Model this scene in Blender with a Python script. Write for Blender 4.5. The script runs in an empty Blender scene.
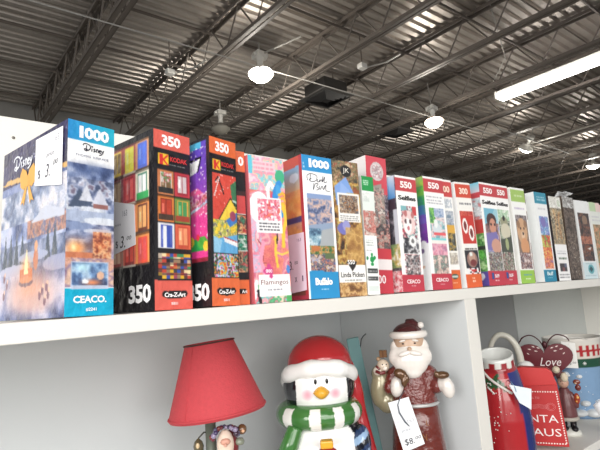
import bpy, bmesh, math, random
import numpy as np
from mathutils import Matrix, Vector, Euler

random.seed(7)
SC = bpy.context.scene
COL = SC.collection
ZB = 1.45          # height of the top board above the floor
ZS = ZB - 0.445    # height of the display shelf below it
R = math.radians

def lin(c):
    return tuple((x / 12.92 if x <= 0.04045 else ((x + 0.055) / 1.055) ** 2.4) for x in c)
def c8(r, g, b): return (r / 255., g / 255., b / 255.)

# ------------------------------------------------------------------ materials
_M = {}
def mat(name, rgb=(200, 200, 200), rough=.5, metal=0., coat=0., var=.06, vscale=40., bump=0., bscale=120., emit=0., attr=False):
    if name in _M: return _M[name]
    m = bpy.data.materials.new(name); m.use_nodes = True
    nt = m.node_tree; b = nt.nodes['Principled BSDF']
    b.inputs['Roughness'].default_value = rough
    b.inputs['Metallic'].default_value = metal
    b.inputs['Coat Weight'].default_value = coat
    b.inputs['Coat Roughness'].default_value = .08
    tc = nt.nodes.new('ShaderNodeTexCoord')
    nz = nt.nodes.new('ShaderNodeTexNoise'); nz.inputs['Scale'].default_value = vscale
    nz.inputs['Detail'].default_value = 3
    nt.links.new(tc.outputs['Object'], nz.inputs['Vector'])
    mp = nt.nodes.new('ShaderNodeMapRange')
    mp.inputs['To Min'].default_value = 1 - var; mp.inputs['To Max'].default_value = 1 + var
    nt.links.new(nz.outputs['Fac'], mp.inputs['Value'])
    mul = nt.nodes.new('ShaderNodeVectorMath'); mul.operation = 'SCALE'
    if attr:
        at = nt.nodes.new('ShaderNodeAttribute'); at.attribute_name = 'Col'
        nt.links.new(at.outputs['Color'], mul.inputs[0])
    else:
        mul.inputs[0].default_value = lin(c8(*rgb))
    nt.links.new(mp.outputs['Result'], mul.inputs['Scale'])
    nt.links.new(mul.outputs['Vector'], b.inputs['Base Color'])
    if bump:
        n2 = nt.nodes.new('ShaderNodeTexNoise'); n2.inputs['Scale'].default_value = bscale; n2.inputs['Detail'].default_value = 4
        nt.links.new(tc.outputs['Object'], n2.inputs['Vector'])
        bp = nt.nodes.new('ShaderNodeBump'); bp.inputs['Strength'].default_value = bump; bp.inputs['Distance'].default_value = .01
        nt.links.new(n2.outputs['Fac'], bp.inputs['Height'])
        nt.links.new(bp.outputs['Normal'], b.inputs['Normal'])
        if coat: nt.links.new(bp.outputs['Normal'], b.inputs['Coat Normal'])
    if emit:
        b.inputs['Emission Color'].default_value = (*lin(c8(*rgb)), 1)
        b.inputs['Emission Strength'].default_value = emit
    _M[name] = m
    return m

M_PRINT = mat('printed_card', rough=.38, attr=True, var=.04, vscale=90)
M_WRAP = mat('printed_card_in_shrink_wrap', rough=.3, attr=True, var=.04, vscale=60, coat=.25, bump=.35, bscale=60)
M_WRAP.node_tree.nodes['Principled BSDF'].inputs['Specular IOR Level'].default_value = .28
M_GLAZE = mat('painted_glaze', rough=.16, attr=True, var=.05, vscale=60, coat=.5)
def ink(r, g, b): return mat('ink_%d_%d_%d' % (r, g, b), (r, g, b), rough=.5, var=.02)

# ------------------------------------------------------------------ mesh helpers
class MB:
    def __init__(s): s.v = []; s.f = []; s.c = []
    def add(s, vs, fs, col=None):
        o = len(s.v); s.v += [tuple(v) for v in vs]; s.f += [tuple(i + o for i in f) for f in fs]
        s.c += [col] * len(fs)
        return s
    def box(s, x0, y0, z0, x1, y1, z1, M=None, col=None):
        vs = [Vector(p) for p in ((x0,y0,z0),(x1,y0,z0),(x1,y1,z0),(x0,y1,z0),(x0,y0,z1),(x1,y0,z1),(x1,y1,z1),(x0,y1,z1))]
        if M is not None: vs = [M @ v for v in vs]
        return s.add(vs, [(0,3,2,1),(4,5,6,7),(0,1,5,4),(1,2,6,5),(2,3,7,6),(3,0,4,7)], col)
    def tube(s, pts, r, n=8, col=None, cap=True):
        pts = [Vector(p) for p in pts]; N = len(pts)
        rr = r if isinstance(r, (list, tuple)) else [r] * N
        vs = []; fs = []; up = None
        for i, p in enumerate(pts):
            t = (pts[min(i + 1, N - 1)] - pts[max(i - 1, 0)]).normalized()
            if up is None:
                up = Vector((0, 0, 1)) if abs(t.z) < .9 else Vector((1, 0, 0))
            a = t.cross(up).normalized(); up = a.cross(t).normalized()
            for k in range(n):
                q = 2 * math.pi * k / n
                vs.append(p + (a * math.cos(q) + up * math.sin(q)) * rr[i])
        for i in range(N - 1):
            for k in range(n):
                fs.append((i*n+k, i*n+(k+1) % n, (i+1)*n+(k+1) % n, (i+1)*n+k))
        if cap: fs += [tuple(range(n)), tuple(range((N-1)*n + n - 1, (N-1)*n - 1, -1))]
        return s.add(vs, fs, col)
    def lathe(s, prof, n=40, c=(0, 0, 0), sx=1., sy=1., col=None, M=None):
        vs = []; fs = []
        for (r, z) in prof:
            for k in range(n):
                q = 2 * math.pi * k / n
                vs.append(Vector((c[0] + r * sx * math.cos(q), c[1] + r * sy * math.sin(q), c[2] + z)))
        for i in range(len(prof) - 1):
            for k in range(n):
                fs.append((i*n+k, i*n+(k+1) % n, (i+1)*n+(k+1) % n, (i+1)*n+k))
        if M is not None: vs = [M @ v for v in vs]
        return s.add(vs, fs, col)
    def ell(s, c, r, n=20, col=None, M=None):
        if not isinstance(r, (tuple, list)): r = (r, r, r)
        vs = []; fs = []; m = max(6, n // 2)
        for i in range(m + 1):
            t = math.pi * i / m
            for k in range(n):
                q = 2 * math.pi * k / n
                p = Vector((r[0]*math.sin(t)*math.cos(q), r[1]*math.sin(t)*math.sin(q), r[2]*math.cos(t)))
                if M is not None: p = M @ p
                vs.append(p + Vector(c))
        for i in range(m):
            for k in range(n):
                fs.append((i*n+k, (i+1)*n+k, (i+1)*n+(k+1) % n, i*n+(k+1) % n))
        return s.add(vs, fs, col)
    def prism(s, poly, y0, y1, col=None):
        """polygon in x,z extruded along y"""
        n = len(poly)
        vs = [(x, y0, z) for x, z in poly] + [(x, y1, z) for x, z in poly]
        fs = [tuple(range(n)), tuple(range(2*n-1, n-1, -1))] + [(i, i+n, (i+1) % n + n, (i+1) % n) for i in range(n)]
        return s.add(vs, fs, col)
    def build(s, name, m, parent=None, smooth=False, colf=None, bevel=0., sub=0):
        me = bpy.data.meshes.new(name)
        me.from_pydata(s.v, [], s.f)
        me.materials.append(m)
        if smooth: me.polygons.foreach_set('use_smooth', [True] * len(me.polygons))
        if any(c is not None for c in s.c) or colf:
            a = me.color_attributes.new('Col', 'FLOAT_COLOR', 'CORNER')
            buf = []
            for p, c in zip(me.polygons, s.c):
                for vi in p.vertices:
                    cc = colf(me.vertices[vi].co) if colf else (c or (200, 200, 200))
                    buf += [*lin(c8(*cc)), 1.]
            a.data.foreach_set('color', buf)
        o = bpy.data.objects.new(name, me); COL.objects.link(o)
        if parent is not None: o.parent = parent
        bm = bmesh.new(); bm.from_mesh(me); bmesh.ops.recalc_face_normals(bm, faces=bm.faces); bm.to_mesh(me); bm.free()
        if bevel:
            b = o.modifiers.new('bevel', 'BEVEL'); b.width = bevel; b.segments = 2; b.limit_method = 'ANGLE'
        if sub:
            b = o.modifiers.new('subdivision', 'SUBSURF'); b.levels = sub; b.render_levels = sub
        return o

def curve(pts, n=5):
    P = [Vector(p) for p in pts]; Q = []
    for i in range(len(P) - 1):
        a, b, c, d = P[max(i-1, 0)], P[i], P[i+1], P[min(i+2, len(P)-1)]
        for k in range(n):
            t = k / n; Q.append(.5 * ((2*b) + (c-a)*t + (2*a-5*b+4*c-d)*t*t + (3*b-a-3*c+d)*t**3))
    return Q + [P[-1]]
def fuse(name, mb, m, parent, voxel=.003, smooth=6, colf=None, noise=None):
    """melt the overlapping solids of mb into one continuous skin"""
    me = bpy.data.meshes.new(name); me.from_pydata(mb.v, [], mb.f)
    o = bpy.data.objects.new(name, me); COL.objects.link(o)
    bm = bmesh.new(); bm.from_mesh(me); bmesh.ops.remove_doubles(bm, verts=bm.verts, dist=1e-5)
    bmesh.ops.recalc_face_normals(bm, faces=bm.faces); bm.to_mesh(me); bm.free()
    r = o.modifiers.new('r', 'REMESH'); r.mode = 'VOXEL'; r.voxel_size = voxel
    k = o.modifiers.new('s', 'SMOOTH'); k.iterations = smooth; k.factor = .5
    dg = bpy.context.evaluated_depsgraph_get()
    me2 = bpy.data.meshes.new_from_object(o.evaluated_get(dg))
    o.modifiers.clear(); o.data = me2; me2.name = name
    bpy.data.meshes.remove(me)
    me2.materials.clear(); me2.materials.append(m)
    me2.polygons.foreach_set('use_smooth', [True] * len(me2.polygons))
    if colf:
        a = me2.color_attributes.new('Col', 'FLOAT_COLOR', 'POINT')
        buf = []
        for v in me2.vertices: buf += [*lin(c8(*colf(v.co))), 1.]
        a.data.foreach_set('color', buf)
    o.parent = parent
    return o

def empty(name, loc, rz=0, label=None, cat=None, group=None, ry=0, kind=None):
    o = bpy.data.objects.new(name, None); COL.objects.link(o)
    o.empty_display_size = .02
    o.location = loc; o.rotation_euler = (0, ry, rz)
    return tag(o, label, cat, group, kind)
def tag(o, label=None, cat=None, group=None, kind=None):
    if label: o['label'] = label
    if cat: o['category'] = cat
    if group: o['group'] = group
    if kind: o['kind'] = kind
    return o

# ------------------------------------------------------------------ lettering
def frame(o, x, y):
    x = Vector(x).normalized(); y = Vector(y).normalized(); z = x.cross(y)
    return Matrix(((x.x, y.x, z.x, o[0]), (x.y, y.y, z.y, o[1]), (x.z, y.z, z.z, o[2]), (0, 0, 0, 1)))
def front(x, z, y=-.0006): return frame((x, y, z), (1, 0, 0), (0, 0, 1))
def left(s, z, x=-.0006): return frame((x, s, z), (0, -1, 0), (0, 0, 1))

def lettering(parent, text, F, H=None, W=None, rgb=(255, 255, 255), bold=0., shear=0., name='lettering', rot=0.):
    cu = bpy.data.curves.new('text', 'FONT'); cu.body = text; cu.size = 1.; cu.resolution_u = 2
    cu.offset = bold; cu.shear = shear
    cu.space_character = .93 if bold > .025 else 1.
    t = bpy.data.objects.new('text', cu); COL.objects.link(t)
    dg = bpy.context.evaluated_depsgraph_get()
    me = bpy.data.meshes.new_from_object(t.evaluated_get(dg))
    bpy.data.objects.remove(t); bpy.data.curves.remove(cu)
    xs = [v.co.x for v in me.vertices]; ys = [v.co.y for v in me.vertices]
    w = max(xs) - min(xs); h = max(ys) - min(ys)
    sx = W / w if W else H / h
    sy = H / h if H else sx
    cx, cy = (max(xs) + min(xs)) / 2, (max(ys) + min(ys)) / 2
    Q = F @ Matrix.Rotation(rot, 4, 'Z')
    for v in me.vertices:
        v.co = Q @ Vector(((v.co.x - cx) * sx, (v.co.y - cy) * sy, 0))
    me.materials.clear(); me.materials.append(ink(*rgb)); me.name = name
    o = bpy.data.objects.new(name, me); COL.objects.link(o); o.parent = parent
    return o

def strokes(parent, lines, F, W, H, width, rgb=(255, 255, 255), name='lettering'):
    """hand drawn pen lines, given in a unit square, as flat ribbons"""
    mb = MB(); k = 0
    for L in lines:
        P = [Vector((x * W - W / 2, y * H - H / 2, 0)) for x, y in L]
        Q = []                                     # Catmull-Rom smoothing
        for i in range(len(P) - 1):
            a, b, c, d = P[max(i-1, 0)], P[i], P[i+1], P[min(i+2, len(P)-1)]
            for t in (0, .25, .5, .75):
                Q.append(.5 * ((2*b) + (c-a)*t + (2*a-5*b+4*c-d)*t*t + (3*b-a-3*c+d)*t**3))
        Q.append(P[-1])
        vs = []; fs = []; k += 1
        for i, q in enumerate(Q):
            t = (Q[min(i+1, len(Q)-1)] - Q[max(i-1, 0)])
            n = Vector((-t.y, t.x, 0))
            n = n.normalized() * width / 2 if n.length > 1e-9 else Vector((0, width / 2, 0))
            vs += [F @ (q + n + Vector((0, 0, k * 2e-5))), F @ (q - n + Vector((0, 0, k * 2e-5)))]
        for i in range(len(Q) - 1): fs.append((2*i, 2*i+1, 2*i+3, 2*i+2))
        mb.add(vs, fs)
    return mb.build(name, ink(*rgb), parent)

def thousand(p, x, z, H, W, bold):
    lettering(p, '1', front(x - W*.425, z), H, W*.13, bold=bold)
    lettering(p, '000', front(x + W*.085, z), H, W*.83, bold=bold)

SCRIPT = [[(0,.75),(.04,.95),(.18,1.02),(.33,.88),(.36,.6),(.28,.32),(.13,.2),(.05,.28),(.1,.4),(.24,.3)], [(.17,.84),(.15,.1)],
          [(.44,.58),(.43,.2)], [(.43,.74),(.46,.78),(.45,.84),(.42,.8),(.43,.74)],
          [(.6,.58),(.53,.52),(.55,.42),(.6,.33),(.51,.2)], [(.66,.2),(.67,.58),(.74,.52),(.75,.2)],
          [(.8,.4),(.87,.44),(.84,.58),(.79,.42),(.83,.2),(.9,.28)], [(.92,.58),(.94,.36),(1.0,.34)], [(1.03,.6),(.98,.26),(.9,.02),(.8,-.06)]]
SIGN = [[(.02,.55),(.0,.85),(.2,1.0),(.45,.9),(.42,.62),(.22,.5),(.1,.6),(.2,.72)], [(.16,.95),(.12,.5)],
        [(.45,.58),(.5,.7),(.46,.55),(.55,.55),(.6,.7),(.58,.55),(.66,.7),(.7,.58),(.76,.95),(.72,.55),(.84,.92),(.8,.55),(.95,.62)],
        [(.3,.42),(.26,.0),(.36,.38),(.5,.4),(.42,.22),(.55,.1),(.4,.0)], [(.55,.3),(.6,.08),(.68,.3),(.74,.08),(.8,.3),(.76,.1),(.88,.4),(.86,.05),(1.05,.02)]]

# ------------------------------------------------------------------ printed artwork, painted cell by cell
class Art:
    def __init__(s, w, h, cell=.0014, base=(255, 255, 255), seed=1):
        s.W, s.H = w, h
        s.nx, s.ny = max(8, int(w / cell)), max(8, int(h / cell))
        s.a = np.zeros((s.ny, s.nx, 3)); s.a[:] = base
        s.u = (np.arange(s.nx) + .5) / s.nx; s.v = (np.arange(s.ny) + .5) / s.ny
        s.U, s.V = np.meshgrid(s.u, s.v); s.rs = np.random.RandomState(seed)
    def m(s, r): return (s.U >= r[0]) & (s.U < r[2]) & (s.V >= r[1]) & (s.V < r[3])
    def rect(s, r, c): s.a[s.m(r)] = c; return s
    def grad(s, r, c0, c1, horiz=False):
        k = s.m(r)
        t = ((s.U - r[0]) / (r[2] - r[0]) if horiz else (s.V - r[1]) / (r[3] - r[1]))[k][:, None]
        s.a[k] = np.array(c0) * (1 - t) + np.array(c1) * t; return s
    def ell(s, cu, cv, ru, rv, c, clip=None):
        k = ((s.U - cu) / ru) ** 2 + ((s.V - cv) / rv) ** 2 <= 1
        if clip: k &= s.m(clip)
        s.a[k] = c; return s
    def glow(s, cu, cv, ru, rv, c, amt=1., clip=None):
        d = ((s.U - cu) / ru) ** 2 + ((s.V - cv) / rv) ** 2
        t = np.exp(-d * 2) * amt
        if clip: t = t * s.m(clip)
        s.a = s.a * (1 - t[..., None]) + np.array(c) * t[..., None]; return s
    def line(s, pts, w, c, clip=None):
        k = np.zeros_like(s.U, bool)
        X, Y = s.U * s.W, s.V * s.H
        for (u0, v0), (u1, v1) in zip(pts, pts[1:]):
            ax, ay, bx, by = u0 * s.W, v0 * s.H, u1 * s.W, v1 * s.H
            dx, dy = bx - ax, by - ay; L = dx * dx + dy * dy + 1e-12
            t = np.clip(((X - ax) * dx + (Y - ay) * dy) / L, 0, 1)
            k |= (X - ax - t * dx) ** 2 + (Y - ay - t * dy) ** 2 <= (w / 2) ** 2
        if clip: k &= s.m(clip)
        s.a[k] = c; return s
    def poly(s, P, c, clip=None):
        k = np.zeros_like(s.U, bool); n = len(P)
        for i in range(n):
            (x0, y0), (x1, y1) = P[i], P[(i + 1) % n]
            if y0 == y1: continue
            cr = ((y0 > s.V) != (y1 > s.V)) & (s.U < (x1 - x0) * (s.V - y0) / (y1 - y0) + x0)
            k ^= cr
        if clip: k &= s.m(clip)
        s.a[k] = c; return s
    def noise(s, size):
        gx, gy = max(2, int(s.W / size) + 2), max(2, int(s.H / size) + 2)
        g = s.rs.rand(gy, gx)
        x = s.U * (gx - 1.01); y = s.V * (gy - 1.01)
        i, j = x.astype(int), y.astype(int); fx, fy = x - i, y - j
        fx = fx * fx * (3 - 2 * fx); fy = fy * fy * (3 - 2 * fy)
        return (g[j, i]*(1-fx) + g[j, i+1]*fx)*(1-fy) + (g[j+1, i]*(1-fx) + g[j+1, i+1]*fx)*fy
    def pic(s, r, pal, size=.012, jit=18, amt=1.):
        """a patchy picture out of a palette"""
        n = .65 * s.noise(size) + .35 * s.noise(size / 2.6)
        k = s.m(r)
        if not k.any(): return s
        q = n[k]; rk = q.argsort().argsort() / float(len(q))
        P = np.array(pal, float)
        x = rk * (len(P) - 1); i0 = np.minimum(x.astype(int), len(P) - 2); fr = (x - i0)[:, None]; fr = fr * fr * (3 - 2 * fr)
        c = P[i0] * (1 - fr) + P[i0 + 1] * fr
        c = c + s.rs.randn(len(q), 1) * jit
        s.a[k] = s.a[k] * (1 - amt) + c * amt; return s
    def dots(s, r, n, cols, rad=.0015):
        for i in range(n):
            u = r[0] + s.rs.rand() * (r[2] - r[0]); v = r[1] + s.rs.rand() * (r[3] - r[1])
            s.ell(u, v, rad / s.W * (.6 + s.rs.rand()), rad / s.H * (.6 + s.rs.rand()), cols[s.rs.randint(len(cols))], r)
        return s
    def greek(s, r, rows, c, fill=.75):
        """rows of print too small to read"""
        h = (r[3] - r[1]) / rows
        for i in range(rows):
            u = r[0]
            while u < r[2] - .04:
                w = .04 + s.rs.rand() * .09
                s.rect((u, r[1] + i*h + h*.25, min(u + w * fill, r[2]), r[1] + i*h + h*.75), c); u += w
        return s
    def mosaic(s, r, nu, nv, pal):
        for i in range(nu):
            for j in range(nv):
                du, dv = (r[2]-r[0])/nu, (r[3]-r[1])/nv
                s.rect((r[0]+i*du, r[1]+j*dv, r[0]+(i+1)*du*.999, r[1]+(j+1)*dv), pal[s.rs.randint(len(pal))])
        return s
    def window(s, r, wall, frame_c, glass, sill=None):
        s.rect(r, wall); w, h = r[2]-r[0], r[3]-r[1]
        q = (r[0]+w*.15, r[1]+h*.1, r[2]-w*.15, r[3]-h*.06)
        s.rect(q, frame_c)
        m = (q[0]+q[2])/2; e = w*.05
        s.rect((q[0]+e, q[1]+h*.06, m-e*.6, q[3]-h*.1), glass); s.rect((m+e*.6, q[1]+h*.06, q[2]-e, q[3]-h*.1), glass)
        s.rect((q[0]+e*2.4, q[1]+h*.2, m-e*2, q[3]-h*.3), tuple(min(255, x+50) for x in glass))
        s.rect((r[0], r[1], r[2], r[1]+h*.05), tuple(x*.55 for x in wall))
        if sill: s.rect((q[0]-w*.1, q[3]-h*.22, q[2]+w*.1, q[3]), sill)
        return s

def soften_and_haze(a):
    p = np.pad(a, ((1,1),(1,1),(0,0)), mode='edge')
    b = (p[:-2,1:-1] + p[2:,1:-1] + p[1:-1,:-2] + p[1:-1,2:] + 4 * a) / 8.
    g = b.mean(axis=2, keepdims=True)
    return 12 + (g + (b - g) * .92) * .953  # blacks lifted, colours greyed: reflected haze of glossy boxes put into the print

def carton(root, w, h, d, A, L=None, side=(240, 240, 240), m=None, top=None):
    """closed box: front panel A and left panel L painted in cells, the other panels plain"""
    vs = []; fs = []; cols = []
    def grid(art, P):
        o = len(vs); nx, ny = art.nx, art.ny
        for j in range(ny + 1):
            for i in range(nx + 1): vs.append(P(i / nx, j / ny))
        a = np.clip(soften_and_haze(np.clip(art.a, 0, 255)), 0, 255) / 255.
        a = np.where(a <= .04045, a / 12.92, ((a + .055) / 1.055) ** 2.4)
        for j in range(ny):
            for i in range(nx):
                k = o + j * (nx + 1) + i
                fs.append((k, k + nx + 1, k + nx + 2, k + 1)); cols.append(a[j, i])
    def quad(ps, c):
        o = len(vs); vs.extend(ps); fs.append((o, o+1, o+2, o+3)); cols.append(np.array(lin(c8(*c))))
    grid(A, lambda u, v: (u * w, 0, h * (1 - v)))
    if L is not None: grid(L, lambda u, v: (0, d * (1 - u), h * (1 - v)))
    else: quad([(0,d,0),(0,0,0),(0,0,h),(0,d,h)], side)
    quad([(w,0,0),(w,d,0),(w,d,h),(w,0,h)], side)
    quad([(w,d,0),(0,d,0),(0,d,h),(w,d,h)], side)
    quad([(0,0,h),(w,0,h),(w,d,h),(0,d,h)], top or side)
    quad([(0,d,0),(w,d,0),(w,0,0),(0,0,0)], side)
    me = bpy.data.meshes.new('carton'); me.from_pydata(vs, [], fs)
    me.materials.append(m or M_PRINT)
    at = me.color_attributes.new('Col', 'FLOAT_COLOR', 'CORNER')
    c = np.ones((len(fs), 4)); c[:, :3] = np.array(cols)
    at.data.foreach_set('color', np.repeat(c, 4, axis=0).ravel())
    o = bpy.data.objects.new('carton', me); COL.objects.link(o); o.parent = root
    return o

GROUP = 'jigsaw puzzle boxes standing in a row on the top board'
def puzzle(x0, y0, w, h, yaw, lean, label):
    l = R(lean)
    dz = max(0., -w * math.sin(l)) + .0004
    return empty('puzzle_box', (x0, y0, ZB + dz), R(yaw), label, 'puzzle box', GROUP, ry=-l)

WHITE = (250, 250, 250)

# ================================================================== PUZZLE BOXES
SNOW = [(52,62,98),(78,92,135),(110,128,170),(132,148,190),(160,172,208),(190,200,224),(215,222,236)]
# --- 1: winter village box, large one at the left end
b = puzzle(.1503, 0, .0645, .2546, 12, -1.1, 'large winter village puzzle box with a teal 1000 panel, leftmost in the row')
w, h, d = .0645, .2546, .21
A = Art(w, h, .0012, seed=3)
A.grad((0,0,1,.105), (30,140,215), (22,180,208), True)
A.pic((0,.225,1,.86), SNOW, .02, 12)
A.glow(.55,.25,.7,.05,(60,82,135),.8)
A.pic((.02,.3,.98,.45), [(60,70,100),(92,104,140),(140,150,185),(205,210,228),(120,100,120)], .009, 12, .8)
for i in range(12): A.poly([(A.rs.rand()*.95, .46), *[(0,0)]*0, (A.rs.rand()*.95, .44), (A.rs.rand()*.95, .36)], (70,84,112), (0,.3,1,.47)) if i < 3 else 0
A.poly([(.25,.42),(.4,.33),(.55,.42)], (214,218,232)); A.poly([(.5,.44),(.68,.345),(.9,.44)], (205,208,226)); A.rect((.55,.43,.86,.455), (150,96,92))
A.rect((0,.47,1,.53), (170,184,214)); A.ell(.75,.52,.4,.02,(216,224,238)); A.ell(.2,.55,.35,.02,(128,146,188)); A.ell(.7,.575,.34,.014,(196,206,228))
A.pic((0,.58,1,.62), SNOW[1:5], .01, 12, .7)
A.glow(.2,.665,.32,.06,(255,150,70)); A.glow(.75,.645,.3,.085,(235,120,66)); A.glow(.16,.66,.09,.03,(255,236,170))
A.rect((.0,.685,.55,.715),(206,118,80)); A.pic((.55,.575,.95,.71), [(120,52,40),(196,98,62),(240,150,92),(250,196,140),(150,70,52)], .006, 10, .85, ) 
A.pic((0,.71,1,.86), [(196,140,128),(225,160,130),(150,120,150),(235,190,160)], .014, 10, .9)
A.rect((.12,.73,.89,.87), (190,200,225)); A.pic((.14,.737,.87,.863), [(40,60,105),(70,100,150),(110,150,200),(170,200,230)], .01, 10)
A.glow(.35,.76,.2,.03,(190,235,250)); A.glow(.55,.835,.25,.022,(240,140,90)); A.ell(.4,.83,.07,.012,(240,244,250)); A.ell(.72,.8,.08,.02,(230,180,150))
A.rect((0,.862,1,1), (0,172,214)); A.rect((.12,.85,.89,.868), (190,200,225))
L = Art(d, h, .0015, (70, 78, 110), seed=5)
def u1(s): return 1 - s / d
def v1(z): return 1 - z / h
L.pic((0,0,1,1), [(50,66,116),(76,96,150),(104,122,176),(134,148,196),(172,184,220),(198,198,224)], .034, 10)
L.rect((0,0,1,v1(.197)), (40,36,72)); L.pic((0,0,1,v1(.197)), [(24,20,58),(32,27,74),(42,35,86)], .03, 5)
L.dots((0,.02,1,.2), 90, [(110,120,170),(190,196,226),(80,90,140)], .0011)
L.poly([(0,v1(.203)),(1,v1(.190)),(1,v1(.197)),(0,v1(.211))], (222,170,92))
L.pic((0,v1(.185),1,v1(.135)), [(84,100,140),(120,136,172),(158,168,196),(190,194,214),(220,214,220)], .02, 14)
L.pic((.45,v1(.135),1,v1(.11)), [(110,70,70),(170,100,80),(214,140,96),(120,90,110),(90,84,120)], .008, 10, .85)
L.poly([(.5,v1(.132)),(.72,v1(.15)),(.98,v1(.136)),(.98,v1(.128))], (190,196,216))
L.pic((0,v1(.105),1,v1(.07)), [(52,66,104),(74,92,134),(110,126,166),(150,160,196)], .016, 10, .9)
for s_ in (.03,.05,.13,.15,.17,.19): L.poly([(u1(s_+.009),v1(.075)),(u1(s_-.009),v1(.075)),(u1(s_),v1(.125))], (50,66,88))
L.ell(.55,v1(.085),.22,.03,(150,164,202)); L.ell(.25,v1(.07),.25,.03,(166,174,208)); L.ell(.9,v1(.07),.2,.04,(140,150,190))
L.glow(u1(.1),v1(.04),.5,.16,(222,150,120),.95); L.glow(u1(.1),v1(.02),.4,.06,(206,160,150),.8)
L.glow(u1(.115),v1(.07),.1,.08,(255,170,90)); L.rect((u1(.135),v1(.07),u1(.095),v1(.052)), (206,110,62)); L.ell(u1(.115),v1(.05),.11,.022,(120,84,92)); L.ell(u1(.115),v1(.054),.1,.018,(216,128,80))
L.poly([(u1(.122),v1(.062)),(u1(.108),v1(.062)),(u1(.114),v1(.1))], (255,226,160)); L.ell(u1(.085),v1(.08),.035,.06,(196,104,62)); L.ell(u1(.085),v1(.098),.025,.03,(226,150,100))
for s_, z_ in ((.07,.03),(.062,.036),(.055,.022),(.05,.04),(.045,.03),(.19,.035),(.18,.05),(.19,.06)): L.ell(u1(s_),v1(z_),.018,.024,(120,78,96)); L.ell(u1(s_)+.01,v1(z_+.006),.012,.012,(226,180,150))
L.ell(.03,v1(.22),.06,.06,(60,56,100))
carton(b, w, h, d, A, L, (40,40,80), M_WRAP)
thousand(b, .0355, h*.944, .0165, .042, .045)
strokes(b, SCRIPT, front(.034, h*.862), .028, .0115, .0013, (30,30,50))
lettering(b, 'THOMAS  KINKADE', front(.033, h*.818), .0032, .046, (90,96,130))
lettering(b, 'CEACO.', front(.0325, h*.082), .0092, .044, bold=.03)
lettering(b, '#2241', front(.034, h*.032), .0045, .014, bold=.02)
strokes(b, SCRIPT, left(.138, .2275), .062, .024, .0026, (235,238,250))
bow = MB()
for sg in (-1, 1):
    bow.add([left(.118+sg*.003,.196) @ Vector(p) for p in ((0,0,.0002),(sg*.008,.015,.0002),(sg*.022,.022,.0002),(sg*.029,.012,.0002),(sg*.027,-.006,.0002),(sg*.016,-.012,.0002),(sg*.005,-.004,.0002))], [(0,1,2,3,4,5,6)])
    bow.add([left(.118,.19) @ Vector(p) for p in ((0,0,.0003),(sg*.006,.0,.0003),(sg*.022,-.027,.0003),(sg*.013,-.024,.0003),(sg*.010,-.03,.0003))], [(0,1,2,3,4)])
bow.add([left(.118,.194) @ Vector((.006*math.cos(k*.785), .007*math.sin(k*.785), .0005)) for k in range(8)], [tuple(range(8))])
bow.build('printed_bow', ink(228,170,84), b)
def slip(parent, pts, dx, name='price_slip', col=(244,244,248)):
    mb = MB(); n = len(pts)
    mb.add([(dx, s, z) for s, z in pts] + [(dx - .0004, s, z) for s, z in pts], [tuple(range(n)), tuple(range(2*n-1, n-1, -1))] + [(i, (i+1) % n, (i+1) % n + n, i + n) for i in range(n)])
    return tag(mb.build(name, mat('paper_%d' % col[2], col, .8), parent), 'handwritten white paper price slip')
sl = slip(b, [(.092,.182),(.011,.168),(.011,.247),(.092,.249)], -.0012)
lettering(sl, '$', left(.078, .195, -.0019), .014, .007, (40,40,60), rot=.1)
lettering(sl, '3.', left(.052, .196, -.0019), .018, .014, (40,40,60), shear=.25)
lettering(sl, '00', left(.029, .203, -.0019), .007, .014, (40,40,60), shear=.3)
lettering(sl, 'price', left(.046, .217, -.0019), .008, .024, (130,130,140), shear=.3)
lettering(sl, '163', left(.028, .236, -.0019), .009, .016, (170,170,180))

# --- 2 and 3: two matching 350 piece boxes
DOORS = [(196,60,44),(232,178,40),(50,76,170),(60,140,90),(214,110,50),(150,60,90),(92,60,50),(240,214,160)]
COMIC = [(226,62,52),(250,206,50),(64,150,214),(250,250,250),(230,60,150),(60,170,90),(40,40,50),(240,140,50)]
def kraft350(b, w, h, d, A, L, orange, big=True):
    A.rect((0,0,1,.105), orange); A.rect((0,.84,1,1), orange)
    A.rect((.08,.835,1,.842), (24,22,26))
    A.rect((.12,.135,.4,.2), (250,196,40)); A.poly([(.16,.14),(.24,.14),(.24,.165),(.34,.14),(.39,.14),(.28,.168),(.39,.196),(.34,.196),(.24,.172),(.24,.196),(.16,.196)], (214,40,40))
    A.ell(.52,.92,.33,.022,(24,22,24)); A.ell(.28,.915,.1,.016,(24,22,24)); A.ell(.76,.915,.1,.018,(24,22,24))
    A.greek((.42,.186,.92,.196), 1, (150,150,150))
    carton(b, w, h, d, A, L, (26,24,28), M_WRAP)
    lettering(b, '350', front(w*.47, h*.946), .0165, w*.52, bold=.04)
    lettering(b, 'KODAK', front(w*.67, h*.842), .0075, w*.48, (214,60,60), bold=.03)
    lettering(b, 'Cra-Z-Art', front(w*.52, h*.08), .0065, w*.56, bold=.03, shear=.1)
    lettering(b, '8801', front(w*.5, h*.033), .004, .011)
b = puzzle(.2647, 0, .0641, .2608, 12, -1.1, 'black 350 puzzle box with photos of colourful doors and a white price slip')
w, h, d = .0641, .2608, .2
A = Art(w, h, .0012, (26,24,28), seed=8)
g = [((206,120,70),(230,220,210),(120,90,60),(40,40,40)), ((196,50,60),(160,40,50),(210,196,196),None),
     ((222,120,50),(120,40,30),(190,60,40),(70,50,40)), ((110,140,60),(230,160,60),(60,150,80),(160,60,40)),
     ((226,226,230),(60,80,180),(80,100,190),None), ((222,90,60),(200,70,50),(240,150,100),None)]
for k, q in enumerate(g):
    i, j = k % 2, k // 2
    A.window((.1+.45*i, .225+.15*j, .53+.45*i, .37+.15*j), *q)
A.pic((.18,.24,.45,.3), [(240,240,240),(210,60,70),(60,140,70),(250,220,230)], .006, 10, .8)
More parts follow.
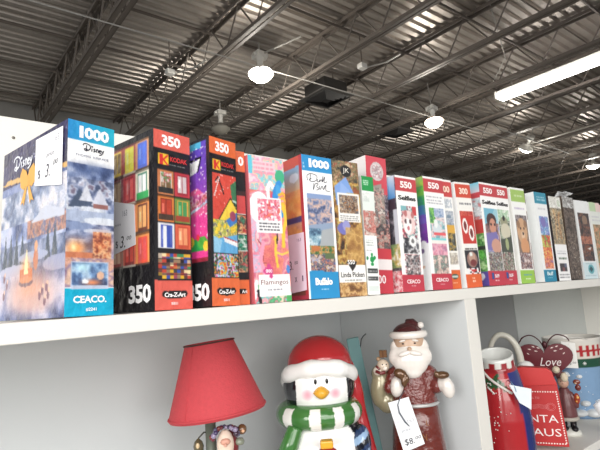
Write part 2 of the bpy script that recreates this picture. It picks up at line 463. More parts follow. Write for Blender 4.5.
A.rect((.22,.545,.33,.665),(236,240,246)); A.rect((.33,.545,.42,.665),(50,76,178))
A.mosaic((.1,.695,.97,.835), 9, 8, DOORS + [(40,30,30),(200,180,160),(110,60,50),(60,60,70),(150,120,90)])
for j in range(5): A.rect((.1,.695+.028*j,.97,.698+.028*j),(60,46,44))
L = Art(d, h, .0015, (22,20,24), seed=9)
g = [((150,56,50),(206,170,60),(120,90,40)), ((150,64,60),(232,184,40),(236,196,60)), ((180,120,80),(60,80,170),(60,90,190)),
     ((120,50,60),(90,60,50),(150,120,90)), ((170,50,60),(150,30,40),(196,70,70)), ((206,190,170),(60,110,90),(210,220,214),(40,140,70)),
     ((190,130,130),(200,150,150),(220,190,190)), ((214,140,120),(224,80,60),(230,210,190)), ((222,120,60),(90,44,34),(226,140,80)),
     ((150,90,70),(150,50,50),(190,150,120)), ((196,80,60),(120,40,40),(190,60,50)), ((226,120,60),(200,60,40),(190,60,60))]
for k, q in enumerate(g):
    i, j = k % 3, k // 3
    s0 = .012 + .034 * (2 - i)
    L.window((1-(s0+.034)/d, .035+.18*j, 1-s0/d, .035+.18*j+.178), *[tuple(min(255, x*1.22+10) for x in c) for c in q]); L.rect((1-(s0+.034)/d, .035+.18*j+.165, 1-s0/d, .035+.18*j+.178), (206,196,180) if i == 1 else (90,70,60))  # door colours brightened to make up for dim light on this side panel
L.rect((.0,.03,1-.116/d,.76), (120,60,50)); L.mosaic((0,.05,1-.118/d,.74), 3, 4, DOORS)
kraft350(b, w, h, d, A, L, (232,92,78))
lettering(b, '350', left(.036, .0245), .0265, .056, bold=.04)
sl = slip(b, [(.112,.086),(.044,.096),(.048,.156),(.112,.172)], -.0012)
lettering(sl, '$', left(.094, .101, -.0019), .012, .006, (40,40,50), rot=.1)
lettering(sl, '3.', left(.078, .104, -.0019), .018, .014, (40,40,50), shear=.2)
lettering(sl, '00', left(.061, .108, -.0019), .006, .012, (40,40,50), shear=.2)
lettering(sl, '163', left(.072, .147, -.0019), .009, .012, (140,140,150)); lettering(sl, 'price', left(.092, .131, -.0019), .006, .018, (150,150,160), shear=.2)

b = puzzle(.3442, -.015, .0545, .2579, 12, -1.6, 'black 350 puzzle box with comic book pop art and a purple and pink side')
w, h = .0545, .2579
A = Art(w, h, .0012, (26,24,28), seed=12)
r = (.1,.22,.97,.83)
A.rect(r, (226,70,56)); A.dots((.1,.22,.97,.42), 26, [(250,190,180),(250,240,240)], .001)
A.line([(.2,.27),(.3,.24),(.5,.34)], .002, (30,26,30), r); A.line([(.15,.36),(.35,.24)], .0015, (240,240,240), r)
A.poly([(.75,.28),(1,.24),(1,.42),(.8,.36)], (60,120,80), r); A.ell(.88,.4,.16,.03,(190,220,200),r); A.ell(.88,.4,.1,.018,(40,80,60),r)
A.poly([(.3,.5),(.75,.36),(1,.42),(1,.56),(.5,.56)], (250,208,60), r); A.line([(.3,.5),(.75,.36),(1,.43)], .0015, (40,30,30), r)
A.rect((.1,.5,.6,.62), (230,200,60)); A.pic((.1,.5,.97,.64), [(250,214,60),(244,200,40),(110,150,90),(250,230,120),(90,90,110)], .006, 10, .9)
A.poly([(.55,.5),(1,.44),(1,.5),(.7,.54)], (60,120,200), r); A.ell(.82,.47,.12,.03,(160,60,90),r)
A.poly([(.1,.62),(.97,.58),(.97,.70),(.1,.70)], (90,170,226), r); A.poly([(.1,.6),(.4,.62),(.3,.7),(.1,.7)], (140,200,236), r)
A.poly([(.45,.6),(.97,.62),(.97,.655),(.5,.63)], (240,240,244), r); A.line([(.45,.6),(.97,.625)], .0016, (200,50,50), r)
A.rect((.1,.695,.97,.7), (30,26,28)); A.pic((.1,.7,.97,.835), COMIC, .007, 10)
L = Art(.2, h, .0015, (22,20,24), seed=13)
def u3(s): return 1 - s / .2
L.grad((0,.02,u3(.008),.4), (78,60,190), (150,60,180)); L.grad((0,.4,u3(.008),.74), (228,60,150), (236,50,140))
L.poly([(0,.44),(u3(.03),.3),(u3(.008),.36),(u3(.008),.46),(0,.5)], (226,80,140)); L.line([(u3(.05),.42),(u3(.01),.36)], .006, (180,60,60)); L.line([(u3(.05),.45),(u3(.01),.4)], .004, (190,220,240))
L.rect((0,.02,u3(.02),.06), (70,180,226)); L.poly([(u3(.05),.14),(u3(.02),.12),(u3(.03),.2),(u3(.05),.22)], (240,240,244)); L.line([(u3(.05),.125),(u3(.02),.115),(u3(.028),.2)], .003, (20,20,30))
L.dots((u3(.06),.05,u3(.008),.6), 60, [(250,250,255),(250,230,250)], .0012); L.pic((u3(.06),.34,u3(.008),.42), [(150,40,120),(240,240,250),(190,60,70),(120,180,220)], .008, 10, .6)
L.poly([(0,.54),(u3(.01),.62),(u3(.01),.68),(0,.66)], (40,160,70)); L.ell(u3(.02),.63,.06,.035,(70,170,60)); L.ell(u3(.012),.655,.03,.03,(250,206,50)); L.ell(u3(.045),.62,.03,.03,(250,206,50)); L.ell(u3(.03),.6,.02,.02,(226,40,60))
L.rect((0,.72,u3(.008),.75), (150,30,50)); L.rect((0,.745,1,1), (22,20,24)); L.rect((u3(.008),0,1,1), (26,22,26))
kraft350(b, w, h, .2, A, L, (238,104,52))
lettering(b, '350', left(.030, .0215), .026, .05, bold=.04)

# --- 4: slim orange and black box squeezed behind the pop art box
b = puzzle(.3995, .014, .0275, .2515, 0, -1.0, 'slim black and orange puzzle box tucked between the pop art box and the flamingo box')
w, h = .0275, .2515
A = Art(w, h, .0013, (26,24,28), seed=15)
A.rect((0,0,1,.14), (236,106,66)); A.rect((0,.845,1,1), (238,104,52))
A.rect((0,.27,1,.30), (60,40,40)); A.rect((0,.30,.95,.42), (214,70,70)); A.rect((0,.42,.95,.425),(240,240,230)); A.pic((0,.43,.95,.55), [(180,60,60),(240,200,120),(120,60,60),(60,120,90)], .01)
A.rect((0,.55,.95,.555),(240,240,230)); A.pic((0,.56,.95,.66), [(40,140,110),(60,120,90),(210,230,220),(30,60,60)], .008); A.rect((0,.66,1,.665),(230,230,230)); A.pic((0,.665,.95,.8), [(190,70,70),(60,110,90),(220,150,110),(60,40,40)], .008)
A.rect((0,.9,.75,.935),(24,22,24))
carton(b, w, h, .19, A, None, (26,24,28), M_WRAP)
lettering(b, '0', front(.0195, h*.932), .0165, .011, bold=.04)
lettering(b, 'Art', front(.018, h*.082), .0055, .010, bold=.02)

# --- 5: flamingos
b = puzzle(.4319, .006, .0732, .2452, 0, -.1, 'pink flamingo puzzle box with a white bottom label')
w, h = .0732, .2452
FL = [(222,96,104),(238,134,112),(222,120,150),(240,176,176),(214,96,130),(206,110,90)]
A = Art(w, h, .0013, (240,130,140), seed=17)
A.pic((0,0,1,1), FL, .03, 8)
A.pic((0,0,1,.24), [(250,160,170),(120,210,220),(250,200,170),(240,150,190),(252,214,220)], .014, 8)
A.rect((0,0,.1,.13), (90,200,226)); A.rect((.12,.03,.75,.1), (246,200,210)); A.greek((.15,.035,.72,.13), 3, (246,150,170)); 
A.ell(.87,.13,.14,.05,(60,180,130)); A.pic((0,.3,.25,.8), [(200,190,220),(250,170,200),(160,200,230),(240,120,150),(250,220,220)], .014, 8, .8)
A.ell(.25,.36,.28,.11,(252,250,252)); A.line([(.38,.45),(.52,.33),(.5,.22),(.58,.18),(.66,.21)], .007, (252,250,252)); A.ell(.64,.27,.06,.02,(220,60,110))
A.poly([(.3,.28),(.5,.33),(.55,.4),(.4,.36)], (130,190,120))
A.line([(.84,.18),(.72,.24),(.7,.34),(.84,.4)], .012, (40,140,220)); A.ell(.8,.23,.07,.045,(60,160,226))
for k in range(4): A.line([(.82,.26+.035*k),(.93,.245+.035*k),(1.,.27+.035*k)], .0045, (250,180,50))
A.line([(.92,.34),(.98,.44),(.88,.52),(.86,.62)], .007, (246,200,50))
A.rect((.15,.285,.86,.53), (252,250,250)); A.pic((.2,.297,.82,.445), [(236,100,130),(246,150,160),(250,200,210),(210,70,110),(250,120,90)], .008); A.dots((.2,.297,.82,.445), 14, [(252,250,252)], .0022)
A.greek((.22,.46,.8,.52), 3, (90,90,100))
A.line([(.15,.58),(.25,.62),(.28,.72)], .002, (150,50,60)); A.line([(.18,.74),(.34,.735)], .0018, (150,50,60)); A.line([(.3,.6),(.2,.72),(.3,.8),(.25,.95)], .007, (240,150,180))
A.ell(.66,.57,.08,.02,(246,180,60)); A.line([(.66,.57),(.62,.66),(.66,.76)], .005, (246,200,60)); A.line([(.62,.66),(.8,.68),(1,.66)], .0035, (250,206,80)); A.line([(.7,.54),(.68,.6)], .003, (40,30,40)); A.ell(.95,.78,.05,.03,(70,130,210)); A.ell(.92,.84,.08,.03,(250,120,110))
A.pic((0,.88,1,1), [(246,160,170),(90,200,190),(240,110,130),(60,170,110),(250,210,190)], .012, 8); A.rect((.86,.95,1,1),(70,170,90))
A.line([(.06,.86),(.0,.96)], .007, (250,240,244)); A.line([(.1,.92),(.14,.99)], .006, (30,26,30))
A.rect((.12,.815,.98,.945), (253,252,252)); A.rect((.12,.945,1,.955),(252,250,250))
A.rect((.3,.765,.52,.815), (214,60,130)); A.ell(.3,.79,.05,.014,(214,60,130)); A.ell(.41,.755,.06,.014,(214,60,130)); A.ell(.46,.825,.05,.014,(214,60,130)); A.greek((.33,.775,.5,.805),1,(250,210,230))
A.greek((.35,.905,.75,.925), 1, (150,150,160))
carton(b, w, h, .2, A, None, (238,120,130))
lettering(b, 'Flamingos', front(w*.55, h*.131), .0105, .055, (120,50,56), bold=-.005)
lettering(b, '300', front(w*.41, h*.21), .006, .012, (252,230,240), bold=.02)

# --- 6: blue topped 1000 piece lake cabin box, price slip on its side
b = puzzle(.5431, .006, .0705, .2607, -2, -1.0, 'blue topped 1000 puzzle box with a lakeside scene and a pink price slip')
w, h, d = .0705, .2607, .2
A = Art(w, h, .0013, (250,250,250), seed=19)
A.rect((0,0,1,.115), (36,142,210)); A.greek((.04,.05,.1,.1),2,(170,210,240))
A.rect((.12,.275,.92,.82), (130,150,170)); A.grad((.12,.275,.92,.5), (128,156,206), (170,160,176))
A.pic((.12,.31,.92,.5), [(60,72,110),(96,110,150),(150,150,176),(206,160,140),(226,190,176),(120,130,160)], .008, 10, .85)
A.poly([(.12,.5),(.92,.47),(.92,.53),(.12,.53)], (140,160,190)); A.pic((.12,.52,.5,.66), [(60,90,120),(90,130,160),(130,170,190),(190,210,220)], .011)
A.poly([(.55,.53),(.92,.51),(.92,.66),(.42,.66)], (166,172,176)); A.pic((.12,.64,.92,.71), [(60,100,60),(100,130,60),(180,110,60),(206,160,80),(90,120,90)], .008); A.ell(.3,.66,.14,.02,(196,110,60),(.12,.27,.92,.82))
A.pic((.12,.70,.92,.82), [(70,90,140),(196,110,80),(110,120,150),(60,60,80),(220,180,140),(160,160,190)], .007); A.rect((.6,.69,.9,.73),(90,110,70))
A.rect((.05,.82,1,1), (28,142,206)); A.ell(.3,.82,.25,.012,(28,142,206)); A.greek((.4,.93,.66,.945),1,(220,240,250))
L = Art(d, h, .0018, (230,160,90), seed=20)
L.grad((0,.06,1,.3), (110,170,226), (246,190,120)); L.ell(.87,.15,.07,.035,(206,224,240)); L.grad((0,.3,1,.43), (246,180,90), (236,140,70)); L.pic((0,.24,1,.43), [(250,200,120),(240,160,80),(236,140,80),(210,130,110)], .02, 8, .6)
L.rect((0,.43,1,.47), (70,64,120)); L.grad((0,.47,1,.63), (206,150,120), (240,180,80)); L.pic((0,.49,1,.66), [(246,190,90),(230,150,80),(200,130,110)], .02, 8, .6); L.rect((0,.66,1,.76), (70,60,80)); L.rect((0,.76,1,1),(110,60,50))
L.poly([(0,0),(1,0),(1,.07),(0,.1)], (206,74,60)); L.rect((.955,0,1,1), (190,50,60)); L.rect((.5,.97,1,1), (176,50,70))
carton(b, w, h, d, A, L, (240,240,240))
thousand(b, w*.57, h*.945, .0165, w*.70, .05)
strokes(b, SIGN, front(w*.5, h*.81), w*.7, .03, .0011, (40,40,60))
lettering(b, 'Buffalo', front(w*.5, h*.115), .013, w*.56, bold=.05)
sl = slip(b, [(.052,.012),(.0035,.016),(.0035,.118),(.052,.118)], -.0012, col=(240,222,238))
lettering(sl, '3.', left(.045, .062, -.0019), .016, .010, (60,40,70)); lettering(sl, '00', left(.03, .066, -.0019), .006, .010, (60,40,70)); lettering(sl, 'x', left(.033, .036, -.0019), .009, .007, (90,60,100)); lettering(sl, '1', left(.013, .037, -.0019), .01, .003, (90,60,100)); lettering(sl, '163', left(.018, .106, -.0019), .006, .012, (150,130,160))

# --- 7: autumn birds
b = puzzle(.6174, .006, .0670, .2602, -3, -.8, 'autumn leaves puzzle box with an inset picture and a white name label')
w, h = .0670, .2602
LEAF = [(60,44,34),(110,70,40),(160,110,50),(196,150,70),(214,176,96),(120,110,60),(150,80,50)]
A = Art(w, h, .0013, (150,120,80), seed=22)
A.pic((0,0,1,1), LEAF, .014, 12); A.pic((0,0,1,.16), [(60,60,50),(120,100,70),(160,120,80),(100,120,90),(150,80,60),(200,180,140)], .008)
A.poly([(.05,.2),(.5,.12),(.9,.3),(.6,.35),(.1,.34)], (120,160,226)); A.poly([(.2,.3),(.3,.16),(.6,.22),(.8,.33)], (140,174,232)); A.pic((.5,.24,1,.38), [(196,160,70),(214,180,90),(160,120,60)], .01, 10, .8)
A.ell(.52,.075,.2,.045,(34,32,34)); A.rect((.14,.245,.97,.46), (244,242,238)); A.pic((.19,.26,.91,.395), [(70,50,44),(150,110,80),(206,190,170),(120,90,60),(90,100,120),(190,120,60)], .006); A.greek((.2,.41,.9,.455), 3, (90,90,90))
A.ell(.3,.51,.24,.045,(110,110,190)); A.ell(.4,.49,.14,.04,(150,150,210)); A.poly([(.3,.8),(.6,.52),(1,.46),(1,.75),(.5,.8)], (196,150,80)); A.pic((.35,.5,1,.77), [(150,100,50),(190,140,70),(214,170,96),(170,120,60)], .016, 10, .85)
A.rect((.0,.775,1,.9), (248,247,244)); A.poly([(.3,.75),(.7,.75),(.62,.79),(.5,.82),(.42,.79)], (40,34,34)); A.greek((.2,.875,.85,.892),1,(150,150,150)); A.pic((0,.9,1,1), [(110,70,40),(190,140,80),(220,180,120),(150,100,60)], .014)
carton(b, w, h, .2, A, None, (150,110,70))
lettering(b, 'JK', front(w*.52, h*.925), .012, .016, (240,236,226))
lettering(b, '550', front(w*.47, h*.245), .0085, .018, (250,250,250), bold=.02)
lettering(b, 'Linda Picken', front(w*.5, h*.155), .0095, .058, (40,34,34), bold=.01)

# --- 8a: slim green and white box
b = puzzle(.6880, .004, .0325, .2467, -4, -2.2, 'slim white puzzle box with a green top panel and a green jigsaw piece')
w, h = .0315, .2354
A = Art(w, h, .0013, (244,246,244), seed=24)
A.rect((0,0,1,.125), (30,150,70)); A.greek((.12,.03,.6,.08),3,(190,230,200)); A.rect((0,.125,1,.14),(250,250,250))
A.rect((0,.14,1,.3), (226,236,230)); A.pic((0,.14,.6,.22), [(206,216,210),(236,240,236)], .01, 6); A.pic((0,.3,1,.51), [(196,110,100),(214,150,140),(170,90,80),(190,170,160),(226,200,190)], .008)
A.greek((.1,.54,.7,.6),3,(170,180,176)); A.greek((.1,.62,.5,.65),1,(190,190,190))
A.ell(.5,.71,.17,.026,(20,150,70)); A.ell(.72,.695,.1,.016,(20,150,70)); A.ell(.5,.67,.1,.014,(20,150,70)); A.ell(.5,.75,.12,.014,(20,150,70)); A.ell(.28,.715,.06,.012,(244,246,244)); A.ell(.12,.70,.08,.016,(20,130,70))
A.rect((.08,.785,.9,.825), (50,54,54)); A.rect((.08,.85,.9,.885), (54,56,58)); A.greek((.12,.795,.85,.815),1,(180,180,180)); A.greek((.12,.86,.85,.877),1,(180,180,180)); A.rect((.1,.93,.9,.97),(216,226,222))
carton(b, w, h, .022, A, None, (236,240,236))
# --- 8b: tall red box
b = puzzle(.7290, .03, .0586, .2898, -4, -2.7, 'tallest puzzle box, red with a round grey emblem near its top')
w, h = .0586, .2898
A = Art(w, h, .0013, (214,66,78), seed=25)
A.rect((0,.0,1,.2), (212,68,82)); A.ell(.52,.11,.32,.072,(206,196,196)); A.pic((.3,.06,.75,.16), [(226,220,220),(150,130,134),(200,150,156),(240,236,236)], .006, 8, .9)
A.poly([(0,.24),(.7,.2),(.8,.36),(.75,.68),(0,.68)], (160,150,140)); A.pic((0,.235,.82,.68), [(120,110,104),(160,146,136),(196,176,164),(206,140,130),(100,96,96),(220,206,196)], .01)
A.pic((.82,.28,1,.68), [(50,44,56),(80,70,80),(150,140,150),(110,60,60)], .01); A.pic((0,.5,1,.68), [(110,100,96),(60,56,60),(190,120,110),(170,160,150)], .008)
A.rect((0,.68,1,.755), (206,52,64)); A.rect((0,.755,1,.835), (240,232,232)); A.rect((0,.835,1,1), (206,50,66))
carton(b, w, h, .2, A, None, (248,244,244))
lettering(b, '500', front(w*.36, h*.1), .018, .034, (250,236,238), bold=.02)
b['label'] = 'tallest puzzle box, red with a round grey emblem near its top'

# --- 10, 12, 16, 17: red banded boxes
RED = (198,62,68)
def redband(x0, y0, w, h, yaw, lean, label, img, L=None, top='550', title=None, foot='CEACO', side=(246,246,244), d=.2, cell=.0016, seed=30):
    b = puzzle(x0, y0, w, h, yaw, lean, label)
    A = Art(w, h, cell, (248,248,246), seed)
    A.rect((0,.02,1,.135), RED)
    img(A)
    A.rect((0,.86,1,1), (194,48,66)); A.greek((.4,.945,.62,.96),1,(240,200,205))
    carton(b, w, h, d, A, L, side)
    lettering(b, top, front(w*.5, h*.923), .0155, w*.56, (250,240,238), bold=.04)
    if title: lettering(b, title, front(w*.5, h*.805), .0105, w*.84, (34,32,36), bold=.03)
    if foot: lettering(b, foot, front(w*.5, h*.085), .0085, w*.62, (250,230,232), bold=.03)
    return b
def im10(A):
    r = (.17,.265,.9,.86); A.pic(r, [(150,90,86),(214,150,150),(236,214,214),(190,60,80),(90,80,90),(250,246,246),(110,150,150)], .012)
    A.rect((.17,.265,.45,.31),(120,180,186)); A.rect((.7,.265,.9,.34),(206,60,66)); A.ell(.5,.41,.3,.11,(236,206,204),r); A.ell(.45,.44,.17,.07,(250,246,246),r); A.ell(.36,.4,.05,.02,(90,60,66),r); A.ell(.58,.4,.05,.02,(90,60,66),r); A.ell(.47,.46,.06,.02,(200,110,120),r); A.ell(.38,.33,.08,.03,(190,110,110),r); A.ell(.7,.34,.07,.03,(190,110,110),r)
    A.pic((.17,.54,.9,.68), [(40,40,46),(90,90,96),(240,240,242),(60,56,60)], .012); A.ell(.62,.57,.16,.05,(240,240,240),r); A.ell(.62,.57,.07,.02,(110,110,110),r)
    A.rect((.17,.675,.9,.685),(248,248,246)); A.pic((.22,.69,.88,.86), [(50,50,54),(120,120,124),(200,190,190),(90,60,60),(240,240,240)], .006)
L = Art(.2, .2494, .002, (240,240,240), 31)
def ul(s): return 1 - s / .2
L.pic((0,0,1,1), [(60,56,66),(90,80,90),(40,40,50),(130,120,130)], .014); L.grad((0,.0,ul(.002),.2), (214,226,240), (80,150,220)); L.rect((0,.2,ul(.004),.3),(70,50,64)); L.rect((ul(.012),.3,1,.6),(210,214,226)); L.pic((0,.6,1,.8),[(120,150,90),(150,170,110),(196,170,90),(240,240,230)],.012); L.rect((0,.82,1,1),(226,110,120)); L.pic((ul(.045),.82,1,1),[(226,90,104),(250,240,240),(206,50,66)],.006)
redband(.7993, .01, .0652, .2494, -4, -1.7, 'red banded 550 puzzle box with a pink faced white animal, beside the rainbow box', im10, L, title='Selfies')
def im12(A):
    r = (.17,.28,.9,.86); A.greek((.1,.17,.9,.25),3,(176,176,186)); A.pic(r, [(120,170,180),(190,206,206),(226,180,190),(240,226,220),(150,150,170),(206,150,150)], .013)
    A.pic((.17,.28,.45,.42), [(70,160,70),(120,190,90),(60,130,90)], .01); A.pic((.4,.28,.9,.36),[(150,170,206),(190,200,220),(120,150,190)],.01); A.ell(.5,.47,.22,.05,(206,220,226),r); A.ell(.45,.42,.1,.04,(236,240,240),r); A.rect((.3,.5,.9,.525),(236,90,96)); A.rect((.17,.55,.9,.57),(120,210,214)); A.rect((.17,.57,.9,.6),(240,236,230)); A.pic((.17,.6,.9,.7),[(226,120,150),(240,170,190),(190,100,140)],.012,10,.8); A.pic((.17,.7,.9,.86),[(150,120,120),(110,140,130),(206,170,160),(226,206,196)],.008)
L = Art(.2, .2575, .002, (248,248,250), 33)
for i, c in enumerate([(170,200,60),(90,180,60),(40,160,90),(60,120,190),(110,80,190),(130,50,170),(110,40,150)]): L.rect((0,.0+.085*i,1,.085*(i+1)+.002), c)
L.pic((0,0,1,.56),[(190,210,90),(70,170,80),(60,140,160),(120,100,200),(120,50,160)],.02,10,.25)
L.ell(ul(.015),.6,.05,.03,(248,248,250)); L.ell(ul(.03),.55,.05,.03,(248,248,250)); L.ell(ul(.02),.66,.03,.02,(120,100,140)); L.ell(ul(.02),.8,.02,.012,(230,180,150))
redband(.8988, .01, .0683, .2575, -4, -1.3, 'red banded 550 puzzle box with a rainbow coloured side', im12, L)
# --- 13
b = puzzle(.9705, .014, .0405, .2592, -4, -1.0, 'narrow puzzle box with a red top and orange foot, right of the rainbow sided box')
w, h = .0405, .2592
A = Art(w, h, .0016, (246,246,242), 35)
A.rect((0,.02,1,.16), (210,66,66)); A.pic((.1,.18,.9,.27), [(210,214,220),(180,190,200),(236,236,236)], .008); A.pic((0,.29,.92,.44), [(150,160,180),(196,200,206),(120,140,160)], .01); A.rect((0,.42,.92,.5), (226,170,60)); A.pic((0,.5,.92,.66), [(60,60,56),(110,110,96),(200,160,70),(40,40,40)], .01); A.rect((0,.66,1,.68),(248,246,240)); A.pic((0,.68,.92,.78), [(206,196,176),(170,160,150),(226,220,206)], .01)
A.rect((0,.835,1,1), (228,98,40)); A.ell(.5,.89,.3,.022,(30,80,70)); A.rect((.25,.885,.75,.9),(200,210,200)); A.greek((.3,.94,.7,.955),1,(250,210,180))
carton(b, w, h, .19, A, None, (246,246,246))
lettering(b, '00', front(w*.5, h*.91), .0165, .024, (250,220,200), bold=.04)
# --- 14
b = puzzle(1.0319, .01, .0597, .2577, -4, .7, 'orange banded 300 puzzle box with a red panel of white rings')
w, h = .0597, .2577
A = Art(w, h, .0016, (244,242,236), 36)
A.rect((0,.02,1,.15), (216,70,48)); A.greek((.15,.19,.95,.23),1,(110,110,116)); A.rect((.12,.28,.97,.59), (204,48,40)); A.pic((.12,.28,.97,.32), [(170,40,40),(220,90,70),(190,60,50)], .006)
for cu, cv in ((.36,.42),(.72,.49)): A.ell(cu,cv,.17,.075,(246,240,236)); A.ell(cu,cv,.09,.045,(120,40,40)); 
A.rect((.12,.6,.97,.62),(240,240,240)); A.greek((.15,.625,.95,.65),1,(60,50,50)); A.rect((.12,.655,.97,.82), (40,40,46)); A.ell(.55,.74,.34,.075,(150,110,100)); A.ell(.55,.72,.22,.05,(190,150,130)); A.ell(.5,.69,.1,.02,(226,230,226)); A.ell(.6,.77,.2,.03,(120,50,50))
A.rect((.12,.82,.97,.88),(240,240,240)); A.mosaic((.3,.82,.97,.88),6,4,[(40,36,40),(240,240,240),(200,50,50)]); A.rect((0,.875,1,1), (228,92,40)); A.greek((.4,.9,.6,.955),2,(250,206,180))
carton(b, w, h, .2, A, None, (246,246,246))
lettering(b, '300', front(w*.52, h*.915), .0165, .034, (252,226,210), bold=.04)
# --- 16, 17
def im16(A):
    r = (.14,.255,.97,.86); A.pic(r, [(96,76,80),(150,110,110),(190,160,160),(120,130,190)], .014); A.rect((.14,.255,.97,.4),(150,200,214)); A.poly([(.14,.255),(.8,.255),(.5,.36),(.14,.42)],(110,180,206)); A.ell(.55,.37,.3,.07,(70,50,50),r); A.ell(.6,.43,.2,.08,(206,140,116),r); A.ell(.5,.41,.05,.015,(50,36,36),r); A.ell(.72,.41,.05,.015,(50,36,36),r); A.poly([(.14,.5),(.8,.48),(.97,.66),(.14,.66)],(120,110,176)); A.ell(.7,.62,.3,.07,(206,150,130),r); A.pic((.14,.68,.97,.86),[(90,96,90),(200,196,190),(60,60,66),(150,110,110),(140,160,130)],.006)
def im17(A):
    r = (.1,.255,.92,.86); A.pic(r, [(90,100,80),(140,150,130),(190,196,180),(70,80,70)], .014); A.pic((.1,.255,.92,.36),[(190,214,190),(150,190,150),(220,230,214)],.012); A.ell(.5,.38,.25,.06,(150,150,120),r); A.ell(.5,.34,.08,.03,(40,40,40),r); A.ell(.55,.47,.34,.08,(206,200,176),r); A.poly([(.1,.56),(.92,.52),(.92,.68),(.1,.68)],(70,76,66)); A.ell(.55,.6,.12,.06,(160,170,120),r); A.pic((.1,.68,.92,.86),[(90,100,80),(206,200,190),(60,66,60),(170,120,120),(120,140,110)],.006)
L = Art(.2, .2658, .002, (240,242,244), 38)
L.rect((0,.0,1,.1),(150,206,222)); L.grad((0,.0,1,.1),(110,190,214),(226,214,226)); L.rect((0,.1,1,.15),(206,60,70)); L.pic((0,.15,1,.36),[(226,232,236),(190,206,214),(206,110,110),(240,240,240)],.016); L.rect((0,.36,1,.5),(206,60,56)); L.pic((0,.5,1,.86),[(90,190,70),(120,206,90),(60,120,60),(180,220,150)],.016); L.rect((0,.62,1,.66),(50,60,50)); L.rect((0,.86,1,1),(90,70,160)); L.ell(ul(.02),.91,.05,.035,(230,230,244))
redband(1.1297, .01, .0690, .2658, -4, -1.6, 'red banded 550 puzzle box with a face in a blue hood', im16, L, title='Selfies', foot=None, seed=39)
redband(1.1999, .01, .0632, .2663, -4, -1.4, 'red banded 550 puzzle box with a pale green picture, beside the lime box', im17, None, title='Selfies', foot=None, seed=40)
for bx in [o for o in COL.objects if o.name.startswith('puzzle_box')][-2:]:
    mb = MB(); ww = .06
    mb.add([front(.026,.024) @ Vector(p) for p in ((-.012,-.008,0),(-.003,-.008,0),(-.003,.008,0),(-.012,.008,0))], [(0,1,2,3)]); mb.build('printed_logo', ink(60,90,150), bx)
    lettering(bx, 'BUFF', front(.036,.024), .009, .018, (246,230,236), bold=.03)

# --- 18: lime box
b = puzzle(1.2902, .01, .0680, .2669, -4, -.9, 'lime green banded puzzle box with a tan bear-like face')
w, h = .068, .2669
A = Art(w, h, .0018, (246,247,244), 42)
A.rect((0,.02,1,.15), (160,196,96)); A.greek((.25,.06,.85,.11),1,(206,226,170)); A.greek((.15,.2,.9,.24),1,(190,176,206)); A.rect((.14,.29,.95,.85), (130,110,96)); A.pic((.14,.29,.95,.36), [(110,100,104),(150,140,140),(80,70,76)], .012)
r = (.14,.29,.95,.85); A.ell(.52,.46,.36,.14,(206,160,120),r); A.ell(.3,.39,.1,.04,(150,110,80),r); A.ell(.78,.38,.1,.04,(150,110,80),r); A.ell(.42,.43,.05,.014,(40,30,30),r); A.ell(.66,.43,.05,.014,(40,30,30),r); A.ell(.55,.5,.13,.04,(226,190,156),r); A.ell(.56,.485,.06,.016,(50,36,36),r); A.ell(.6,.62,.3,.09,(214,150,104),r)
A.pic((.14,.68,.95,.85), [(110,60,60),(206,190,190),(70,60,70),(150,110,100),(230,220,220)], .008)
A.rect((0,.865,1,1), (150,200,70)); A.greek((.25,.9,.85,.925),1,(90,150,190)); A.greek((.35,.945,.7,.96),1,(220,240,200))
carton(b, w, h, .2, A, None, (248,248,244))
# --- 19: dark spotted
b = puzzle(1.3665, .03, .040, .262, -4, -1.0, 'dark brown speckled puzzle box between the lime and teal boxes, with a torn white patch')
w, h = .040, .262
A = Art(w, h, .0018, (70,50,46), 43)
A.pic((0,0,1,1), [(50,36,34),(90,56,50),(130,80,70),(170,130,120),(60,50,50)], .007); A.rect((0,0,.3,.6),(206,196,190)); A.dots((0,0,.5,.55), 40, [(60,40,40),(110,70,60),(230,220,214)], .003); A.poly([(.2,.14),(1,.12),(1,.2),(.5,.24)], (246,244,240)); A.rect((.3,.3,1,.56),(226,226,228)); A.pic((0,.6,1,1), [(60,36,36),(110,56,50),(150,80,70),(190,140,130)], .006); A.rect((0,.985,1,1),(240,240,238))
carton(b, w, h, .18, A, None, (230,226,222))
# --- 20: teal
b = puzzle(1.4256, .01, .0656, .2651, -4, -1.0, 'teal banded puzzle box with blue flowers over a fruit bowl')
w, h = .0656, .2651
A = Art(w, h, .0018, (240,242,242), 44)
A.rect((0,.0,1,.13), (46,140,168)); A.greek((.2,.04,.9,.1),2,(150,200,216)); A.greek((.2,.17,.8,.21),1,(206,206,210)); A.pic((.2,.27,.92,.5), [(110,120,190),(150,160,214),(90,150,200),(190,200,226)], .014); A.ell(.5,.34,.2,.06,(120,110,180)); A.pic((.2,.48,.92,.62), [(110,170,70),(190,70,70),(226,110,60),(150,190,90),(240,190,90)], .014); A.pic((.2,.62,.92,.74), [(226,110,90),(240,170,70),(206,60,60),(246,206,110)], .014); A.pic((.2,.74,.92,.86), [(190,80,80),(240,160,120),(226,120,60),(150,110,160)], .012)
A.rect((0,.87,1,1), (24,130,166)); A.greek((.3,.95,.7,.965),1,(150,210,226))
carton(b, w, h, .2, A, None, (240,244,244))
lettering(b, 'Buff', front(w*.5, h*.09), .011, w*.5, (214,236,240), bold=.04)
